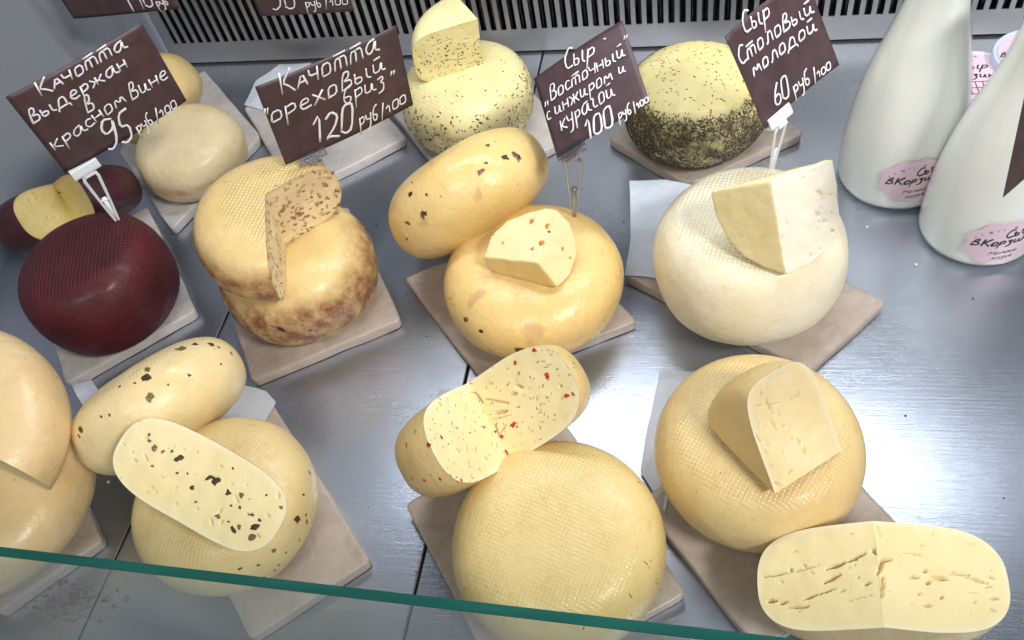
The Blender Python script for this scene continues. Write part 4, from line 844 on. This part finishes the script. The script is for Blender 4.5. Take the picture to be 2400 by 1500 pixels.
def lathe(c, zr, n=96):
    V = []; Fc = []
    for z, r in zr:
        for i in range(n): a = 2 * pi * i / n; V.append((c[0] + r * cos(a), c[1] + r * sin(a), z))
    for j in range(len(zr) - 1):
        for i in range(n): k = (i + 1) % n; Fc.append((j * n + i, j * n + k, (j + 1) * n + k, (j + 1) * n + i))
    return V, Fc, n
def smoothprof(z0, z1, off, k, m=60):
    out = []
    for i in range(m + 1):
        z = z0 + (z1 - z0) * i / m; r = (prof_r(max(z - .006, 0), k) + prof_r(z, k) + prof_r(min(z + .006, .30 * k), k)) / 3 if .01 < z < .28 * k else prof_r(z, k)
        out.append((z + .0006, r + off))
    return out
def bottle(cx_, cy_, k, label, lab_a, px_lines, dots, blobpx):
    rt = empty('milk_bottle', (cx_, cy_, 0), label, 'milk bottle', 'glass bottles of milk')
    zr = [(.0006, .001)] + smoothprof(0, .30 * k, 0, k, 90); V, Fc, n = lathe((cx_, cy_), zr); mesh_obj('glass', V, Fc, M_glass, rt, True)
    zm = .243 * k; zr = [(.003, .001)] + smoothprof(.003, zm, -.0012, k, 70) + [(zm + .0008, prof_r(zm, k) * .5), (zm + .0008, .0005)]; V, Fc, n = lathe((cx_, cy_), zr); mk = mesh_obj('milk', V, Fc, M_milk, rt, True)
    # label: patch on the bottle surface, outline traced in angle / height
    body = smoothprof(0, .2, 0, k, 60)
    def surf(a, z, off): r = prof_r(z, k) + off; return Vector((cx_ + r * cos(a), cy_ + r * sin(a), z)), Vector((cos(a), sin(a), .15)).normalized()
    Lb = []; N = 44; ca, cz, ra, rz = lab_a
    V = [surf(ca, cz, .0006)[0]]; Fc = []; K = 8
    for j in range(1, K + 1):
        for i in range(N):
            t = 2 * pi * i / N; wv = 1 + .05 * cos(t * 9); a = ca + cos(t) * ra * wv * j / K; z = cz + sin(t) * rz * wv * j / K; V.append(surf(a, z, .0006)[0])
    for i in range(N): Fc.append((0, 1 + i, 1 + (i + 1) % N))
    for j in range(K - 1):
        for i in range(N): b = 1 + j * N; i2 = (i + 1) % N; Fc.append((b + i, b + N + i, b + N + i2, b + i2))
    lb = mesh_obj('label', V, Fc, M_pink, rt, True)
    # print: local coords u (right, metres along the surface) and v (up)
    rg = random.Random(4); parts = []; r0 = prof_r(cz, k)
    for (txt, p0, p1, xh, wd) in px_lines:
        for st in text_strokes(txt, p0, p1, xh, .35, rg, .02):
            pts = []; ns = []
            for q in st: p, nn = surf(ca + q.x / r0, cz + q.y, .0009); pts.append(p); ns.append(nn)
            ww = [wd * (.6 + .6 * rg.random()) for _ in pts]; parts.append(tube(pts, ww, ns, [.0001] * len(pts), 6))
    mesh_obj('label_print', *merge(parts), M_inkd, lb, True)
    parts = []
    for (u, v, r) in dots:
        p, nn = surf(ca + u / r0, cz + v, .0009); parts.append(blob(p, nn, Vector((0, 0, 1)), r, r, .00015, random.Random(1), 10))
    mesh_obj('label_dots', *merge(parts), M_dot, lb, True)
LBL = [('Сыр', (-.002, .007), (.020, .013), .0052, .00075), ('в', (-.026, -.003), (-.019, -.002), .0045, .0006), ('Корзинке', (-.018, -.0025), (.030, .004), .0045, .0007), ('Молоко', (-.010, -.013), (.012, -.010), .0026, .00025), ('козье', (-.006, -.019), (.010, -.0165), .0026, .00025)]
DOTS = [(-.014, .014, .0016), (.004, .019, .0014), (.016, .020, .0014), (-.024, .006, .0008), (-.020, .010, .0008), (-.005, .0175, .0008), (-.009, .0165, .0008)]
bottle(.1990, .6570, 1.05, 'milk bottle with pink label standing further back, partly hidden by its neighbour', (-1.45, .040, .60, .0255), LBL, DOTS, None)
bottle(.2600, .5830, 1.0, 'milk bottle with pink label nearest the camera at the right edge', (-1.45, .034, .62, .0255), LBL, DOTS, None)
M_lid = plain('pale_blue_lid', Y(206, 220, 236), .3); M_lidp = plain('lid_print_pink', Y(236, 206, 222), .35)
def jar(c, z, r, label, print_=True):
    rt = empty('glass_jar', (c.x, c.y, 0), label, 'jar', 'jars with round lids')
    V, Fc, n = lathe((c.x, c.y), [(.001, .001), (.001, r * .9), (.006, r * .98), (z * .7, r * .98), (z - .014, r * .88), (z - .012, r * .86)], 64); mesh_obj('jar_body', V, Fc, M_milk, rt, True)
    V, Fc, n = lathe((c.x, c.y), [(z - .013, r * .93), (z - .013, r), (z - .002, r), (z, r * .975), (z, r * .93), (z - .001, r * .9), (z - .001, .0005)], 72); ld = mesh_obj('lid', V, Fc, M_lid, rt, True)
    bevel(ld, .0003, 2)
    V, Fc, n = lathe((c.x, c.y), [(z - .0004, r * .88), (z - .0004, .0005)], 64); lp = mesh_obj('lid_print', V, Fc, M_lidp, ld, True)
    if print_:
        rg = random.Random(2); parts = []
        for (txt, p0, p1, xh, wd) in (('Сыр', (-.012, .012), (.012, .010), .0065, .0007), ('в', (-.034, -.002), (-.028, -.002), .004, .0006), ('Корзинке', (-.026, -.001), (.030, -.003), .005, .0007)):
            for st in text_strokes(txt, p0, p1, xh, .3, rg, .02):
                pts = [Vector((c.x + q.x * r / .04, c.y + q.y * r / .04, z - .0002)) for q in st]; parts.append(tube(pts, [wd] * len(pts), [Vector((0, 0, 1))] * len(pts), [.0002] * len(pts), 6))
        for i in range(6):
            x = -.016 + .0064 * i; pts = [Vector((c.x + x, c.y - .008, z - .0002)), Vector((c.x + x * .85, c.y - .026, z - .0002))]; parts.append(tube(pts, [.0004] * 2, [Vector((0, 0, 1))] * 2, [.0002] * 2, 6))
        for y in (-.008, -.017, -.026): pts = [Vector((c.x - .017, c.y + y, z - .00015)), Vector((c.x + .017, c.y + y, z - .00015))]; parts.append(tube(pts, [.0004] * 2, [Vector((0, 0, 1))] * 2, [.0002] * 2, 6))
        mesh_obj('lid_lettering', *merge(parts), M_inkd, lp, True)
        parts = [blob(Vector((c.x + u, c.y + v, z - .0002)), Vector((0, 0, 1)), Vector((1, 0, 0)), q, q, .00015, random.Random(1), 10) for u, v, q in ((-.008, .027, .002), (.026, .012, .002), (.022, .019, .0014), (.004, .03, .0013))]
        mesh_obj('lid_dots', *merge(parts), M_dot, lp, True)
jar(P(2290, 178, .072), .072, .040, 'jar with a pink printed lid behind the two milk bottles')
jar(P(2440, 125, .080), .080, .041, 'jar with pale lid cut by the right edge of the picture, furthest back')
# ================================================================ CRUMBS
M_cr = plain('crumb', Y(226, 218, 196), .6); M_cr2 = plain('dark_crumb', Y(52, 50, 58), .7)
def crumb(x, y, s, mat, label, z=0.0):
    rg = random.Random(int(x)); p = P(x, y, z); V = []
    bm = bmesh.new(); bmesh.ops.create_icosphere(bm, subdivisions=1, radius=s)
    for v in bm.verts: v.co *= rg.uniform(.6, 1.2); v.co.z = v.co.z * .6 + s * .5
    me = bpy.data.meshes.new('crumb'); bm.to_mesh(me); bm.free(); me.materials.append(mat); o = bpy.data.objects.new('cheese_crumb' if mat == M_cr else 'herb_crumb', me); COL.objects.link(o); o.location = p
    meta(o, label, 'crumb', 'crumbs on the steel shelf')
crumb(2146, 622, .0022, M_cr, 'largest white crumb on the steel just below the nearer milk bottle')
crumb(2032, 532, .0014, M_cr, 'white crumb on the steel left of the two bottles')
crumb(255, 1130, .0018, M_cr, 'pale crumb on dark steel between the left stack and the olive slab')
CW = ['between the walnut stack and the golden wheel', 'below the board corner of the golden wheel', 'right of the upper walnut cheese', 'below the empty wrapped board', 'left of the clear holder of the golden wheel', 'beside the large white wheel, left of its paper', 'right of the broken slab wheel, above the scratches', 'below the nearer milk bottle', 'just above another crumb beside the golden wheel board', 'by the long seam in front', 'between the golden wheel and the herb crusted one', 'on the seam left of the largest wheel', 'right of the olive wheel board', 'at the far right, lowest of all', 'right of the broken slab wheel', 'near the herb crusted wheel board']
for i, (x, y) in enumerate([(958, 706), (1000, 790), (882, 528), (836, 415), (1365, 443), (1462, 520), (2150, 945), (2280, 700), (955, 690), (975, 1340), (1168, 490), (1140, 1340), (864, 1188), (2352, 1168), (2122, 975), (1500, 300)]):
    crumb(x, y, .0007 + .0002 * (i % 3), M_cr2, 'tiny dark crumb on the steel ' + CW[i])
# thin spill of wine coloured condensation under the front glass
t = NT('wine_droplets'); t.set(Base_Color=Y(140, 84, 104), Roughness=.1, Alpha=.3); rg = random.Random(5); parts = []
for i in range(260):
    x = rg.gauss(120, 70); y = 1395 + rg.gauss(0, 26) + (x - 120) * .12; 
    if x < 5: continue
    p = P(x, y, .0003); rr = rg.uniform(.0004, .0018); parts.append(blob(p, Vector((0, 0, 1)), Vector((1, 0, 0)), rr * 1.5, rr, .0004, rg, 9))
o = mesh_obj('wine_spill', *merge(parts), t.m, None, True); meta(o, 'wine coloured droplets spilled on the steel in the front left corner', 'spill', None, 'stuff')
